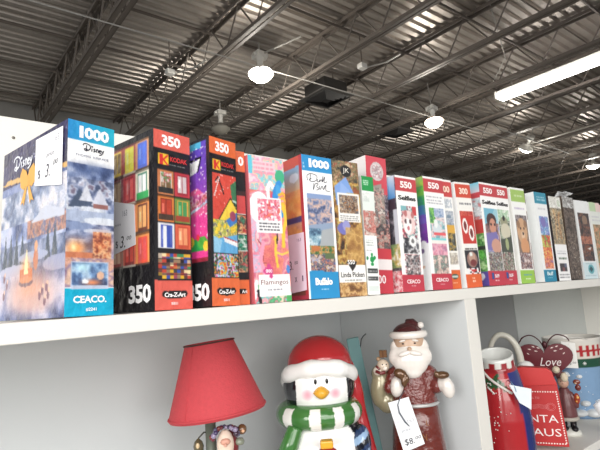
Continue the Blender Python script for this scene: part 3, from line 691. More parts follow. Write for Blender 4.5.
# --- 21: giraffe
b = puzzle(1.5176, .01, .0690, .2594, -4, -.9, 'white topped puzzle box with tan giraffes above a white text label')
w, h = .069, .2594
A = Art(w, h, .002, (236,234,228), 45)
A.pic((0,0,1,.14), [(226,224,216),(206,206,196),(240,238,232),(190,200,180)], .014); A.pic((0,.14,1,.6), [(120,110,90),(160,140,110),(196,170,130),(90,86,76),(214,196,160)], .012); A.line([(.3,.5),(.4,.25),(.3,.17)], .008, (206,170,120)); A.line([(.7,.5),(.62,.3),(.72,.2)], .008, (196,150,100)); A.ell(.3,.18,.1,.02,(206,170,120)); A.ell(.75,.2,.1,.02,(190,150,100)); A.dots((.2,.2,.8,.5), 40, [(110,70,44)], .002)
A.rect((.0,.575,1,1), (244,244,244)); A.greek((.15,.64,.9,.7),2,(180,180,186)); A.greek((.2,.72,.9,.76),1,(90,110,90)); A.mosaic((.2,.8,.8,.89), 3, 2, [(60,56,60),(130,80,80),(190,180,170),(90,96,120)]); A.greek((.1,.91,.95,.98),2,(140,140,146))
carton(b, w, h, .2, A, None, (60,56,60))
# --- 22: bark
b = puzzle(1.6049, .01, .0691, .2649, -4, -2.4, 'dark brown bark patterned puzzle box in crinkled clear wrap')
w, h = .0691, .2649
A = Art(w, h, .002, (90,76,66), 46); M_K = M_WRAP; M_WRAP = M_PRINT
A.pic((0,0,1,1), [(50,40,34),(70,56,48),(92,76,66),(128,112,100),(60,48,42)], .008); A.pic((0,0,1,.14), [(130,126,122),(196,196,194),(110,104,100),(226,226,226)], .012); A.dots((.3,.55,1,.95), 30, [(206,200,190),(160,140,120)], .0018)
carton(b, w, h, .2, A, None, (90,76,66), M_WRAP)
M_WRAP = M_K
mb = MB(); rs = np.random.RandomState(4); mb.v = []
for i in range(9):
    for j in range(3): mb.v.append((i*w/8 + rs.randn()*.001, -.002 + j*.012 + rs.randn()*.002, h + (.001 if j == 2 else .004 + abs(rs.randn())*.009)))
mb.f = [(i*3+j, i*3+j+1, i*3+j+4, i*3+j+3) for i in range(8) for j in range(2)]; mb.c = [None]*len(mb.f)
tag(mb.build('loose_wrap', mat('crinkled_clear_film', (226,228,230), .2, coat=1., bump=.6), b), 'crumpled clear wrap sticking up')
# --- 23, 24, 25
b = puzzle(1.7026, .01, .0900, .2606, -4, -.6, 'white puzzle box with a dark brown picture above a pale blue globe')
w, h = .09, .2606
A = Art(w, h, .002, (236,238,238), 47)
A.rect((.14,.16,.95,.78), (56,44,44)); A.pic((.14,.16,.95,.78), [(36,32,36),(60,46,44),(90,64,54),(130,80,60),(48,44,54)], .012); A.ell(.6,.25,.2,.06,(140,110,90)); A.pic((.14,.46,.95,.56), [(150,80,60),(190,120,90),(110,60,50)], .008); A.ell(.6,.62,.3,.04,(120,66,44)); A.poly([(.5,.62),(.8,.6),(.7,.64)],(226,220,216)); A.rect((0,.79,1,1), (206,226,232)); A.ell(.55,.88,.22,.06,(90,170,180)); A.poly([(.4,.88),(.55,.84),(.7,.88),(.55,.92)],(40,80,90)); A.greek((.2,.8,.8,.825),1,(140,170,180)); A.greek((.1,.95,.9,.98),1,(170,190,200))
carton(b, w, h, .2, A, None, (240,242,242))
b = puzzle(1.822, .01, .075, .262, -4, -.6, 'pale green and white puzzle box with a brown picture, second from the right end')
w, h = .075, .262
A = Art(w, h, .002, (226,230,222), 48)
A.rect((0,0,.6,.12), (190,214,170)); A.rect((.6,0,1,.12), (236,206,200)); A.greek((.1,.17,.9,.26),2,(206,206,210)); A.rect((.12,.3,.95,.9),(150,120,90)); A.pic((.12,.3,.95,.9), [(110,96,70),(160,130,96),(190,150,110),(206,130,90),(130,140,100)], .014)
carton(b, w, h, .2, A, None, (240,240,238))
b = puzzle(1.905, .01, .07, .258, -4, -.6, 'pinkish white puzzle box at the right end of the row')
w, h = .07, .258
A = Art(w, h, .0025, (236,222,218), 49); A.rect((0,0,1,.14),(236,190,190)); A.pic((.1,.25,.9,.85), [(190,150,140),(150,130,130),(220,190,176)], .016)
carton(b, w, h, .2, A, None, (240,236,236))

# ================================================================== SHELVING UNIT
M_SHELF = mat('white_melamine', (232,230,224), .45, var=.02, vscale=8)
M_BACK = mat('pale_grey_back_panel', (208,213,215), .55, var=.02, vscale=5)
M_BACK2 = mat('grey_back_panel', (150,152,152), .5, var=.05, vscale=6)
M_TOP = mat('white_back_panel', (240,239,232), .6, var=.02, vscale=5)
su = empty('shelving_unit', (0, 0, 0), 0, 'white shelving unit carrying the puzzle boxes, with a divided lower bay', 'shelf')
def bxo(name, x0, y0, z0, x1, y1, z1, m, parent, bevel=.0012): return MB().box(x0, y0, z0, x1, y1, z1).build(name, m, parent, bevel=bevel)
bxo('top_board', -1.3, -.03, ZB-.0235, 2.6, .372, ZB, M_SHELF, su)
u_ = bxo('upright', .953, -.0285, 0, .994, .372, ZB-.0235, M_BACK, su)
tag(bxo('edge_band', .9528, -.0305, 0, .9942, -.0284, ZB-.0236, M_SHELF, u_, .0005), 'cream front edge')
bxo('upright', -1.3, -.03, 0, -1.26, .372, ZB-.0235, M_SHELF, su)
bxo('upright', 2.56, -.03, 0, 2.6, .372, ZB-.0235, M_SHELF, su)
for x0, x1 in ((-1.26, .953), (.994, 2.56)):
    bxo('shelf_board', x0, -.03, ZS-.022, x1, .372, ZS, M_SHELF, su)
    bxo('shelf_board', x0, -.03, .52, x1, .372, .542, M_SHELF, su)
    bxo('shelf_board', x0, -.03, .08, x1, .372, .102, M_SHELF, su)
bxo('back_panel', -1.3, .373, 0, .9735, .385, ZB, M_BACK, su)
tag(bxo('back_panel', .9745, .373, 0, 1.912, .385, ZB, M_BACK2, su), 'darker grey section of back panel')
tag(bxo('back_panel', 1.914, .3715, 0, 2.6, .385, ZB, mat('mid_grey_back_panel', (196,200,198), .55, var=.02), su), 'lighter grey section of back panel')
bxo('top_back_panel', -1.3, .373, ZB, 2.6, .385, ZB+.383, M_TOP, su)
mb = MB(); mb.ell((.147, .3725, ZB+.343), (.003, .0012, .003), 10); tag(mb.build('screw_head', mat('dull_steel', (120,116,110), .4, .6), su), 'small dark screw head in the white back panel')

# ================================================================== OBJECTS IN THE LOWER BAYS
def face_cam(name, x, y, label, cat, group=None, tilt=0.):
    return empty(name, (x, y, ZS), -math.atan2(x, y + .65), label, cat, group, ry=tilt)

# --- lamp
lp = face_cam('table_lamp', .445, .17, 'table lamp with a red fabric shade over a figurine base', 'lamp')
M_SHADE = mat('red_linen_shade', (194,66,74), .75, var=.12, vscale=160, bump=.25, bscale=400)
T = Matrix.Translation((-.004, 0, .3185)) @ Matrix.Rotation(R(-5.), 4, 'Y') @ Matrix.Rotation(R(-3), 4, 'X')
mb = MB(); mb.lathe([(.0835,-.063),(.085,-.0628),(.0852,-.055),(.0445,.062),(.0440,.064),(.043,.0635),(.0430,.060),(.083,-.056),(.0835,-.063)], 64, M=T)
sh = mb.build('lamp_shade', M_SHADE, lp, True)
mb = MB(); mb.tube([T @ Vector((.0456*math.cos(q), .0456*math.sin(q), .062)) for q in [i*2*math.pi/48 for i in range(49)]], .0016, 6)
tag(mb.build('trim', mat('dark_brown_trim', (70,44,40), .7), sh), 'dark trim round the top rim')
mb = MB(); mb.tube([T @ Vector((.0858*math.cos(q), .0858*math.sin(q), -.058)) for q in [i*2*math.pi/64 for i in range(65)]], .0022, 6); mb.build('hem', M_SHADE, sh, True)
q0 = -2.25
mb = MB(); mb.tube([T @ Vector(((.0853+t*(-.0408))*math.cos(q0), (.0853+t*(-.0408))*math.sin(q0), -.055+.117*t)) for t in (0,.25,.5,.75,1)], .0009, 6); mb.build('seam', M_SHADE, sh, True)
mb = MB(); mb.tube([(-.006,.02,.235),(0,0,.29)], .003, 8); mb.lathe([(.012,.285),(.012,.32),(.005,.33)], 14); mb.ell((0,0,.335),(.018,.018,.026),16)
for k in range(3):
    q = k*2*math.pi/3; mb.tube([T @ Vector((0,0,.045)), T @ Vector((.044*math.cos(q), .044*math.sin(q), .06))], .001, 5)
mb.build('bulb_and_harp', mat('brass', (170,140,90), .35, .7), lp, True)
mb = MB(); mb.lathe([(0,0),(.055,0),(.056,.012),(.045,.02),(.03,.022),(0,.022)], 32); mb.build('base', mat('dark_green_base', (52,62,54), .5), lp, True)
mb = MB(); mb.tube([(-.013,.012,.02),(-.013,.012,.244)], .0095, 12); mb.lathe([(.012,.02),(.010,.04)], 12, c=(-.013,.012,0)); mb.build('post', mat('dark_green_post', (108,116,104), .45), lp, True)
mb = MB(); mb.lathe([(0,.02),(.034,.02),(.036,.06),(.030,.12),(.024,.17),(.014,.19),(0,.192)], 20, c=(.018,-.008,0)); mb.ell((.018,-.01,.2),(.018,.016,.028),16); mb.ell((-.008,-.012,.14),(.012,.014,.03)); mb.ell((.046,-.012,.14),(.012,.014,.03))
fuse('figurine_body', mb, mat('burgundy_glaze', (120,40,44), .35), lp, .003)
n_before = set(lp.children)
mb = MB(); mb.ell((.017,-.021,.2),(.0155,.012,.026),16); mb.ell((.017,-.026,.17),(.015,.008,.026)); fuse('figurine_beard', mb, mat('cream_resin', (226,204,186), .5), lp, .002, 3)
mb = MB(); mb.ell((.017,-.031,.207),(.009,.005,.006),12); mb.ell((.017,-.036,.203),(.003,.003,.003),8); tag(mb.build('figurine_face', mat('pinkish_resin', (214,160,140), .5), lp, True), 'pinkish face')
mb = MB(); rs = random.Random(3)
for i in range(34):
    q = rs.uniform(-.3, 3.5); mb.ell((.017+.021*math.cos(q)+rs.uniform(-.003,.003), -.024+rs.uniform(-.008,.006), .217+.013*math.sin(q)), rs.uniform(.003,.0052), 8, col=rs.choice([(70,60,100),(110,40,60),(90,90,120),(60,40,60),(150,140,170),(120,50,50)]))
tag(mb.build('berry_wreath', M_GLAZE, lp, True), 'wreath of purple and red berries')
mb = MB(); mb.ell((.047,-.02,.222),(.0085,.0085,.009),12,col=(112,78,52)); mb.ell((.048,-.029,.221),(.003,.003,.003),8,col=(230,180,140)); mb.lathe([(.0,.0),(.007,.001),(.0085,.006),(.006,.011),(0,.012)],12,c=(.042,-.018,.196),col=(130,136,120)); mb.build('pinecone', M_GLAZE, lp, True)
mb = MB(); mb.lathe([(.0,0),(.008,.001),(.0095,.012),(.007,.02),(.003,.024),(0,.026)], 8, c=(-.03,.0,.185), col=(92,84,62)); mb.ell((-.031,-.0085,.2),(.0035,.002,.005),8,col=(214,190,150)); mb.tube([(-.03,0,.21),(-.02,.006,.218),(-.013,.012,.216)],.0014,6,col=(60,60,50)); mb.build('lantern', M_GLAZE, lp, True)

for ch in lp.children:
    if ch not in n_before: ch.location = (-.005, 0, .006)

# --- penguin jar
pg0 = pg = face_cam('penguin_jar', .685, .16, 'glazed penguin cookie jar in a red hat and green and white scarf', 'jar', tilt=0)
def pen_body(v):
    q = math.atan2(v.x, -v.y)
    if abs(q) < 1.0 + .25 * math.cos((v.z - .08) * 20): return (246,246,244)
    return (26,28,36)
mb = MB(); mb.lathe([(0,0),(.085,0),(.097,.02),(.104,.06),(.1,.11),(.088,.165),(.068,.2),(.05,.216),(0,.216)], 48, sy=.85)
fuse('body', mb, M_GLAZE, pg, .0035, 4, pen_body)
def pen_head(v):
    x, z = v.x, v.z - 0.2625
    for cx in (-.0275, .0275):
        r = math.hypot(x - cx, z + .003)
        if v.y < 0 and r < .0125: 
            t = min(1, r / .0125) ** 1.5
            return (246 - (1-t)*8, 246 - (1-t)*78, 246 - (1-t)*62)
    lim = .0545 - max(0, -(z + .03)) * .35
    if v.y < .02 and abs(x - .001) < lim - .003: return (248,248,246)
    return (26,28,34)
mb = MB(); mb.ell((-.004,0,0.2675),(.0755,.063,.066),40); fuse('head', mb, M_GLAZE, pg, .0022, 2, pen_head)
for cx in (-.0103, .0125):
    mb = MB(); mb.ell((cx,-.0615,0.2840),(.003,.0025,.0052),12); tag(mb.build('eye', mat('black_glaze', (18,18,20), .15), pg, True), 'black eye')
mb = MB(); mb.ell((0,0,0),(.0165,.017,.0125),20); 
for i, v in enumerate(mb.v): mb.v[i] = (v[0]*(1-.35*abs(v[2])/.0125), -.062+v[1], 0.2630+v[2])
tag(mb.build('beak', mat('yellow_glaze', (230,170,52), .25, var=.12, vscale=60), pg, True), 'yellow beak')
mb = MB(); mb.ell((0,.012,0.3085),(.069,.060,.060),40); mb.ell((.02,.038,0.3075),(.045,.035,.05)); fuse('hat', mb, mat('red_glaze', (176,34,40), .15, coat=.6), pg, .003, 3)
pts = []; rr = []
for i in range(25):
    q = R(-118 + 234 * i / 24); pts.append((-.003 + .065*math.sin(q), -.059*math.cos(q), 0.2735 + .036*math.cos(q*.80))); rr.append(.0168 + .0018*math.sin(i*1.3))
mb = MB(); mb.tube(pts, rr, 16)
for i in (0, 24): mb.ell(pts[i], .0172, 14)
fuse('hat_brim', mb, mat('white_glaze', (248,248,246), .2, coat=.5), pg, .003, 4)
def scarf(v):
    q = math.degrees(math.atan2(v.x, -v.y))
    for c in (-52, -11.5, 24, 60, 100, 140, -95, -135):
        if abs(q - c) < 7.5 and abs(v.z - .2135) < .0205: return (240,240,234)
    return (64,118,58)
mb = MB(); mb.tube([(-.0075 + .066*math.sin(q), -.057*math.cos(q), 0.2145) for q in [i*2*math.pi/60 for i in range(60)]] + [(-.0075,-.057,0.2145)], .0242, 18)
for i, v in enumerate(mb.v): mb.v[i] = (v[0], v[1], 0.2145 + (v[2]-0.2145)*1.0)
fuse('scarf', mb, M_GLAZE, pg, .0025, 3, scarf)
mb = MB(); mb.tube(curve([(.035,.03,.335),(.052,.026,.305),(.068,.022,.259),(.074,.02,.2015),(.088,.012,.124),(.094,.005,.095)]), [.0195]*26, 14)
fuse('hat_tail', mb, mat('red_glaze'), pg, .003, 4)
def tail(v): return (240,240,234) if (.13 < v.z < .155) or v.z < .1 else (64,118,58)
mb = MB(); mb.tube([(-.055,-.055,.2),(-.068,-.062,.17),(-.082,-.06,.14),(-.094,-.05,.095)], [.016,.018,.02,.021], 12)
fuse('scarf_tail', mb, M_GLAZE, pg, .003, 4, tail)
def wing(v):
    k = (v.x * .6 - v.z) % .034
    if v.x < .088 and k < .012: return (150,180,214)
    return (24,28,40) if k < .024 else (40,60,100)
mb = MB(); mb.ell((.082,-.04,.122),(.016,.04,.06),20, M=Matrix.Rotation(R(-24),3,'Y')); mb.ell((.074,-.034,.158),(.018,.03,.035)); fuse('wing', mb, M_GLAZE, pg, .003, 3, wing)
mb = MB(); mb.ell((-.096,-.02,.1),(.014,.034,.055),20, M=Matrix.Rotation(R(20),3,'Y')); tag(mb.build('wing', mat('black_glaze', (18,18,20), .15), pg, True), 'black wing')
bd = MB(); bd.ell((.004,-.1,.152),(.023,.014,.022),20); bd.ell((-.012,-.1,.136),(.012,.01,.013)); bd.ell((.02,-.1,.136),(.012,.01,.013)); bd = fuse('held_bundle', bd, mat('dark_red_glaze', (160,36,42), .2, coat=.5), pg, .0022, 3)
mb = MB(); mb.box(-.009,-.114,.172,.015,-.094,.186); mb.build('bow', mat('yellow_glaze', (230,170,52), .25), bd, bevel=.003)

# --- teal plank with a hook
pk = face_cam('wooden_plank', .8598, .2098, 'teal painted wooden plank leaning beside the bearded figurine', 'plank')
pk.scale = (.905,)*3; pk.location.z = ZS + .0423
T = Matrix.Translation((.026, .0, .0)) @ Matrix.Rotation(R(-7.5), 4, 'Y')
mb = MB().box(-.017,-.010,-.0435,.0155,.010,.338, M=T); mb.build('board', mat('teal_paint', (120,164,166), .6, var=.12, vscale=30), pk, bevel=.002)
mb = MB(); mb.tube([T @ Vector(p) for p in ((.011,0,.3),(.018,-.002,.318),(.022,-.003,.33),(.03,-.004,.338),(.038,-.003,.342))], .0013, 8); tag(mb.build('hook', mat('black_wire', (50,54,58), .4, .5), pk, True), 'thin dark wire hook')

# --- bearded figurine
sa = face_cam('bearded_figurine', .8704, .0682, 'glossy bearded figurine in a deep red robe carrying a toy sack', 'figurine')
sa.scale = (.845,)*3; sa.location.z = ZS + .0687
M_ROBE = mat('deep_red_quilted_glaze', (108,38,32), .14, var=.25, vscale=60, coat=.8, bump=.5, bscale=90)
M_CREAM = mat('pearly_white_glaze', (232,226,220), .2, var=.05, coat=.6)
mb = MB(); mb.lathe([(0,-.081),(.072,-.081),(.0745,-.07),(.07,0),(.0665,.06),(.060,.12),(.0555,.17),(0,.17)], 40, sy=.8); mb.build('skirt', mat('red_brown_glaze', (104,40,32), .16, var=.2, vscale=40, coat=.7, bump=.25, bscale=60), sa, True)
mb = MB(); mb.lathe([(0,.155),(.0585,.160),(.056,.19),(.052,.222),(.045,.25),(.03,.266),(0,.272)], 40, sy=.8)
for sx in (-1, 1): mb.ell((sx*.048,-.006,.229),(.022,.024,.034),20, M=Matrix.Rotation(R(-sx*24),3,'Y')); mb.ell((sx*.058,-.02,.21),(.018,.022,.02))
fuse('jacket', mb, M_ROBE, sa, .003, 4)
mb = MB(); mb.tube([(.0575*math.cos(q), .8*.0575*math.sin(q), .166) for q in [i*2*math.pi/48 for i in range(49)]], .0045, 8); tag(mb.build('trim', mat('silver_glaze', (190,190,190), .25, .3), sa, True), 'silver hem band')
mb = MB(); mb.ell((0,-.008,.31),(.042,.036,.045),24); fuse('head', mb, mat('tan_skin_glaze', (190,160,136), .3), sa, .0028, 2)
mb = MB(); mb.ell((0,-.03,.276),(.046,.026,.042),24); mb.ell((-.022,-.024,.284),(.033,.022,.03)); mb.ell((.022,-.024,.284),(.033,.022,.03)); mb.ell((0,-.034,.252),(.030,.018,.022)); mb.ell((-.036,-.012,.3),(.014,.02,.026)); mb.ell((.036,-.012,.3),(.014,.02,.026))
be = fuse('beard', mb, M_CREAM, sa, .0025, 3)
mb = MB(); mb.ell((-.013,-.054,.295),(.017,.007,.0065),14, M=Matrix.Rotation(R(-14),3,'Y')); mb.ell((.013,-.054,.295),(.017,.007,.0065),14, M=Matrix.Rotation(R(14),3,'Y')); mb.build('moustache', M_CREAM, be, True)
mb = MB(); mb.ell((0,-.049,.305),(.006,.007,.006),12); mb.build('nose', mat('tan_skin_glaze'), sa, True)
for sx in (-1, 1):
    mb = MB(); mb.ell((sx*.0145,-.0405,.318),(.0035,.002,.0022),10); tag(mb.build('eye', mat('dark_eye', (60,44,40), .3), sa, True), 'dark eye')
    mb = MB(); mb.ell((sx*.016,-.041,.325),(.009,.004,.0028),10, M=Matrix.Rotation(R(sx*10),3,'Y')); mb.build('eyebrow', M_CREAM, sa, True)
mb = MB(); mb.ell((-.002,-.004,.338),(.039,.036,.03),24); mb.tube([(.0,0,.362),(.016,-.003,.366),(.027,-.006,.358),(.03,-.008,.348)], [.016,.012,.008,.006], 12)
hat = fuse('hat', mb, mat('dark_burgundy_glaze', (70,26,30), .18, coat=.6), sa, .0025, 3)
mb = MB(); mb.tube([(.040*math.sin(q), -.004-.037*math.cos(q), .338) for q in [R(-150+300*i/30) for i in range(31)]], .0098, 12); fuse('hat_brim', mb, M_CREAM, hat, .0022, 3)
mb = MB(); mb.ell((.034,-.008,.36),.0088,14); mb.build('pompom', M_CREAM, hat, True)
for sx, cx, cz in ((-1,-.040,.214),(1,.083,.208)):
    mb = MB(); mb.ell((cx,-.04,cz),(.017,.018,.027),18, M=Matrix.Rotation(R(-sx*10),3,'Y')); mb.ell((cx*.9,-.03,cz+.006),(.017,.02,.02)); fuse('cuff', mb, M_CREAM, sa, .0025, 3)
mb = MB(); mb.ell((-.028,-.058,.247),(.018,.012,.013),16, M=Matrix.Rotation(R(28),3,'Y')); mb.ell((-.013,-.062,.236),(.006,.008,.011)); mb.ell((-.021,-.062,.229),(.008,.008,.014)); tag(fuse('mitten', mb, mat('brown_gold_glaze', (98,68,42), .2, .3, var=.3, vscale=70, coat=.5), sa, .002, 3), 'brown mitten gripping the sack')
mb = MB(); mb.ell((.072,-.052,.240),(.018,.013,.010),16); mb.ell((.058,-.056,.243),(.006,.007,.009)); fuse('mitten', mb, mat('brown_gold_glaze'), sa, .002, 3)
mb = MB(); mb.ell((-.084,.0,.205),(.026,.024,.05),20, M=Matrix.Rotation(R(10),3,'Y')); mb.ell((-.07,.0,.17),(.026,.022,.03)); mb.ell((-.083,0,.24),(.022,.02,.024))
sk = fuse('sack', mb, mat('olive_gold_glaze', (156,148,120), .22, .2, var=.3, vscale=40, coat=.5), sa, .003, 4)
mb = MB(); mb.ell((-.071,-.014,.262),(.017,.014,.017),14,col=(206,190,170)); mb.ell((-.082,-.01,.279),(.006,.005,.006),8,col=(170,140,110)); mb.ell((-.086,-.018,.25),(.012,.01,.012),10,col=(226,214,200)); mb.ell((-.066,-.026,.257),(.007,.005,.006),8,col=(236,226,214)); mb.ell((-.072,-.027,.267),(.0018,.0015,.0018),6,col=(40,30,30)); mb.ell((-.062,-.027,.267),(.0018,.0015,.0018),6,col=(40,30,30)); mb.tube([(-.09,-.026,.251),(-.078,-.03,.246),(-.066,-.03,.248)],.0045,8,col=(110,40,40)); mb.tube([(-.088,-.024,.263),(-.08,-.03,.256)],.003,8,col=(110,40,40))
tag(mb.build('toy_bear', M_GLAZE, sk, True), 'cream toy bear with a dark red ribbon')
mb = MB(); mb.box(-.078,-.018,.283,-.059,0,.301, col=(112,78,48)); mb.box(-.0705,-.0186,.2825,-.0665,.0006,.3016, col=(90,60,36)); mb.box(-.0786,-.011,.2825,-.0584,-.007,.3016, col=(90,60,36)); tag(mb.build('gift_box', M_GLAZE, sk, bevel=.001), 'small brown gift')
for t_, zz, xx in (('L',.128,.020),('N',.095,.016),('E',.05,.018)):
    yy = -.8*math.sqrt(.066**2-xx**2) - .0022
    if t_ != 'L': lettering(sa, t_, frame((xx, yy, zz), (1,-.28,0), (0,0,1)), .016, .010, (150,92,52))
    else: lettering(sa, 'L', frame((xx+.006, yy+.001, zz), (1,-.35,0), (0,0,1)), .012, .008, (150,92,52))

def tag_card(name, parent, poly, y, col=(238,240,244), thick=.0008):
    return MB().prism(poly, y, y + thick).build(name, mat('tag_paper_%d' % col[0], col, .75), parent)
tg = face_cam('price_tag', .8704, .0682, 'white paper price tag reading $8.00 hung on the bearded figurine', 'price tag')
tg.scale = (.845,)*3; tg.location.z = ZS + .0687
tag_card('card', tg, [(-.064,.183),(-.0135,.1955),(.014,.087),(-.037,.067)], -.077)
ax, az = (.956,-.292), (.292,.956)
def tf(u, v): # card coordinates
    return frame((-.0251+u*.97+v*-.24, -.0776, .1331+u*.24+v*.97), (.97,0,.24), (-.24,0,.97))
lettering(tg, '$8.', tf(-.006,-.041), .016, .024, (40,44,54), shear=.1); lettering(tg, '00', tf(.017,-.036), .007, .014, (40,44,54), shear=.2)
lettering(tg, '163', tf(.013,.005), .008, .016, (176,178,186)); lettering(tg, 'price', tf(-.005,-.014), .007, .022, (150,154,164), shear=.3); lettering(tg, 'Sale', tf(-.02,.01), .007, .014, (196,198,206), shear=.3)
mb = MB(); mb.tube([(-.022,-.052,.206),(-.034,-.079,.194),(-.041,-.0795,.178),(-.039,-.0795,.16),(-.027,-.0795,.138),(-.018,-.0795,.128)], [.0008,.001,.0012,.0016,.0018,.0008], 8); tag(mb.build('hook_wire', mat('grey_wire', (96,104,116), .35, .5), tg, True), 'grey wire hook')

# --- right bay: red jar
jr = face_cam('ceramic_jar', 1.202, .06, 'tall red ceramic jar with painted holly, next to the shelf upright', 'jar')
jr.scale = (1, 1, 1.04)
def jarcol(v):
    q = math.atan2(v.x, -v.y); r = math.hypot(v.x, v.y)
    v = Vector((v.x, v.y, v.z - v.y*.27*max(0, min(1, (v.z-.2)/.045))))
    if v.z > .252 or r < min(.0392, .2) and v.z > .2 or (v.z > .02 and r < .0515 and r < .0600 - max(0, v.z-.165)*.33): return (226,228,224)
    if v.z > .225: 
        return (226,224,218) if math.sin(q*9+1) > -.2 and v.z > .236 else (150,34,40)
    lim = .72 - .9*max(0, v.z-.12)*3
    if q > lim: return (30,42,110) if q < 2.2 else (120,26,34)
    for (cq, cz, a, l) in ((-.15,.213,.9,.24),(-.5,.2,-.6,.22),(.1,.195,-.9,.2),(-.25,.192,.1,.2)):
        du, dv = (q-cq)*.06, v.z-cz
        s_ = du*math.cos(a)+dv*math.sin(a); t_ = -du*math.sin(a)+dv*math.cos(a)
        if (s_/.019)**2 + (t_/(.007+.002*math.sin(s_*700)))**2 < 1: return (40,84,50)
    return (172,36,42)
mb = MB(); mb.lathe([(0,0),(.058,0),(.066,.012),(.0695,.05),(.0685,.11),(.062,.165),(.052,.21),(.0435,.235),(.0425,.258),(.041,.262),(.0385,.26),(.038,.235),(.046,.205),(.05,.15),(.05,.03),(0,.02)], 72)
# refine for the painting
mb.v = [(x, y, z + y*.27*max(0, min(1, (z-.2)/.045))) for x, y, z in mb.v]
o = mb.build('body', M_GLAZE, jr, True, sub=0)
me = o.data; bm = bmesh.new(); bm.from_mesh(me); bmesh.ops.subdivide_edges(bm, edges=[e for e in bm.edges if abs(e.verts[0].co.z-e.verts[1].co.z) > .008], cuts=9, use_grid_fill=True); bm.to_mesh(me); bm.free()
a = me.color_attributes.new('Col', 'FLOAT_COLOR', 'POINT'); buf = []
for v in me.vertices: buf += [*lin(c8(*jarcol(v.co))), 1.]
a.data.foreach_set('color', buf); me.polygons.foreach_set('use_smooth', [True]*len(me.polygons))
mb = MB()
def onjar(q, z, off=.001):
    pr = [(0.,.058),(.012,.066),(.05,.0695),(.11,.0685),(.165,.062),(.21,.052),(.235,.0435)]
    for (z0,r0),(z1,r1) in zip(pr, pr[1:]):
        if z0 <= z <= z1: r = r0 + (r1-r0)*(z-z0)/(z1-z0); break
    return Vector(((r+off)*math.sin(q), -(r+off)*math.cos(q), z))
mb.tube([onjar(-.75+.11*i, .222-.0042*i) for i in range(12)], .0032, 8); mb.build('painted_cane', M_CREAM, jr, True)
mb = MB(); mb.tube([onjar(-.52+.06*i, .19-.003*i) for i in range(6)], .002, 6); rs = random.Random(5)
for i in range(42):
    q, z = (rs.uniform(-.75,.5), rs.uniform(.17,.2)) if i < 20 else (rs.gauss(-.35,.22), rs.gauss(.115,.02))
    mb.ell(onjar(q, z), rs.uniform(.0009,.002), 6)
mb.build('snow_specks', M_CREAM, jr, True)['kind'] = 'stuff'
tg = face_cam('price_tag', 1.202, .06, 'small blank white price tag hung on the right of the red ceramic jar', 'price tag')
tag_card('card', tg, [(.022,.208),(.070,.198),(.064,.150),(.040,.166)], -.078, (226,234,240))
mb = MB(); mb.tube([(.02,-.05,.213),(.028,-.07,.212),(.034,-.079,.202),(.036,-.079,.192)], .001, 6); tag(mb.build('loop', mat('pale_blue_thread', (110,150,180), .5), tg, True), 'blue thread loop')

# --- white pitcher behind it
pt = face_cam('ceramic_pitcher', 1.40, .19, 'white ceramic pitcher with a tall looped handle standing behind the red ceramic jar', 'pitcher')
mb = MB(); mb.lathe([(0,0),(.04,0),(.046,.02),(.048,.09),(.04,.15),(.034,.19),(.03,.19),(.034,.15),(.042,.09),(.04,.02),(0,.012)], 40, c=(.05,0,0)); mb.build('body', mat('white_glaze', (248,248,246), .2), pt, True)
mb = MB(); cp = curve([(-.004,0,.16),(-.004,0,.23),(.004,0,.272),(.026,0,.296),(.052,0,.290),(.07,0,.266),(.078,0,.235),(.08,0,.195)]); mb.tube(cp, [.0065+.0045*i/(len(cp)-1) for i in range(len(cp))], 14); mb.build('handle', mat('off_white_glaze', (206,204,192), .25, var=.1), pt, True)
mb = MB(); mb.ell((.09,-.01,.2),(.024,.022,.02),18); mb.build('spout_bead', mat('white_glaze'), pt, True)

# --- red letter sign
ev = face_cam('letter_sign', 1.365, .045, 'red metal letter sign with white capitals and a dashed border', 'sign')
M_RED = mat('red_enamel', (188,44,46), .4, var=.05)
prof = [(-.093,.012),(.059,.012),(.050,.174),(.044,.192),(.042,.206),(.03,.215),(-.035,.219),(-.05,.214),(-.062,.198),(-.075,.168)]
MB().prism(prof, -.014, .014).build('panel', M_RED, ev, bevel=.0025)
MB().prism([(-.072,.166),(.050,.172),(.044,.192),(.041,.206),(.029,.215),(-.035,.219),(-.05,.213),(-.061,.196)], -.018, -.0142).build('flap', mat('bright_red_enamel', (200,50,50), .4), ev, bevel=.0015)
mb = MB()
def dash(x, z, dx, dz, w=.0016):
    n = Vector((-dz, dx)).normalized() * w
    mb.add([(x-dx-n.x, -.0146, z-dz-n.y), (x+dx-n.x, -.0146, z+dz-n.y), (x+dx+n.x, -.0146, z+dz+n.y), (x-dx+n.x, -.0146, z-dz+n.y)], [(0,1,2,3)])
for i in range(22): dash(-.088+.0066*i, .02, .0018, .0006)
for i in range(19): dash(-.068+.0062*i, .153, .0016, .0007)
for i in range(22): dash(.053-.00038*i, .023+.0062*i, .0006, .0017); dash(-.088+.0007*i, .023+.0062*i, .0006, .0017)
mb.build('dashed_border', ink(240,226,220), ev)
lettering(ev, 'SANTA', front(-.015,.083,-.0147), .0195, .112, (244,236,234)); lettering(ev, 'CLAUS', front(-.012,.048,-.0147), .0195, .112, (244,236,234))
lettering(ev, 'SPECIAL MAIL TO', front(-.028,.137,-.0147), .0055, .06, (226,150,150))
mb = MB()
for r_ in (.0115,.008): mb.tube([(.027+r_*math.cos(q), -.0146, .114+r_*math.sin(q)*.85) for q in [i*2*math.pi/28 for i in range(29)]], .0005, 5)
for i in range(4): mb.tube([(-.028+.013*k, -.0146, .11+.003*i+.0012*(-1)**k) for k in range(5)], .0005, 5)
mb.build('postmark', ink(222,130,132), ev, True)

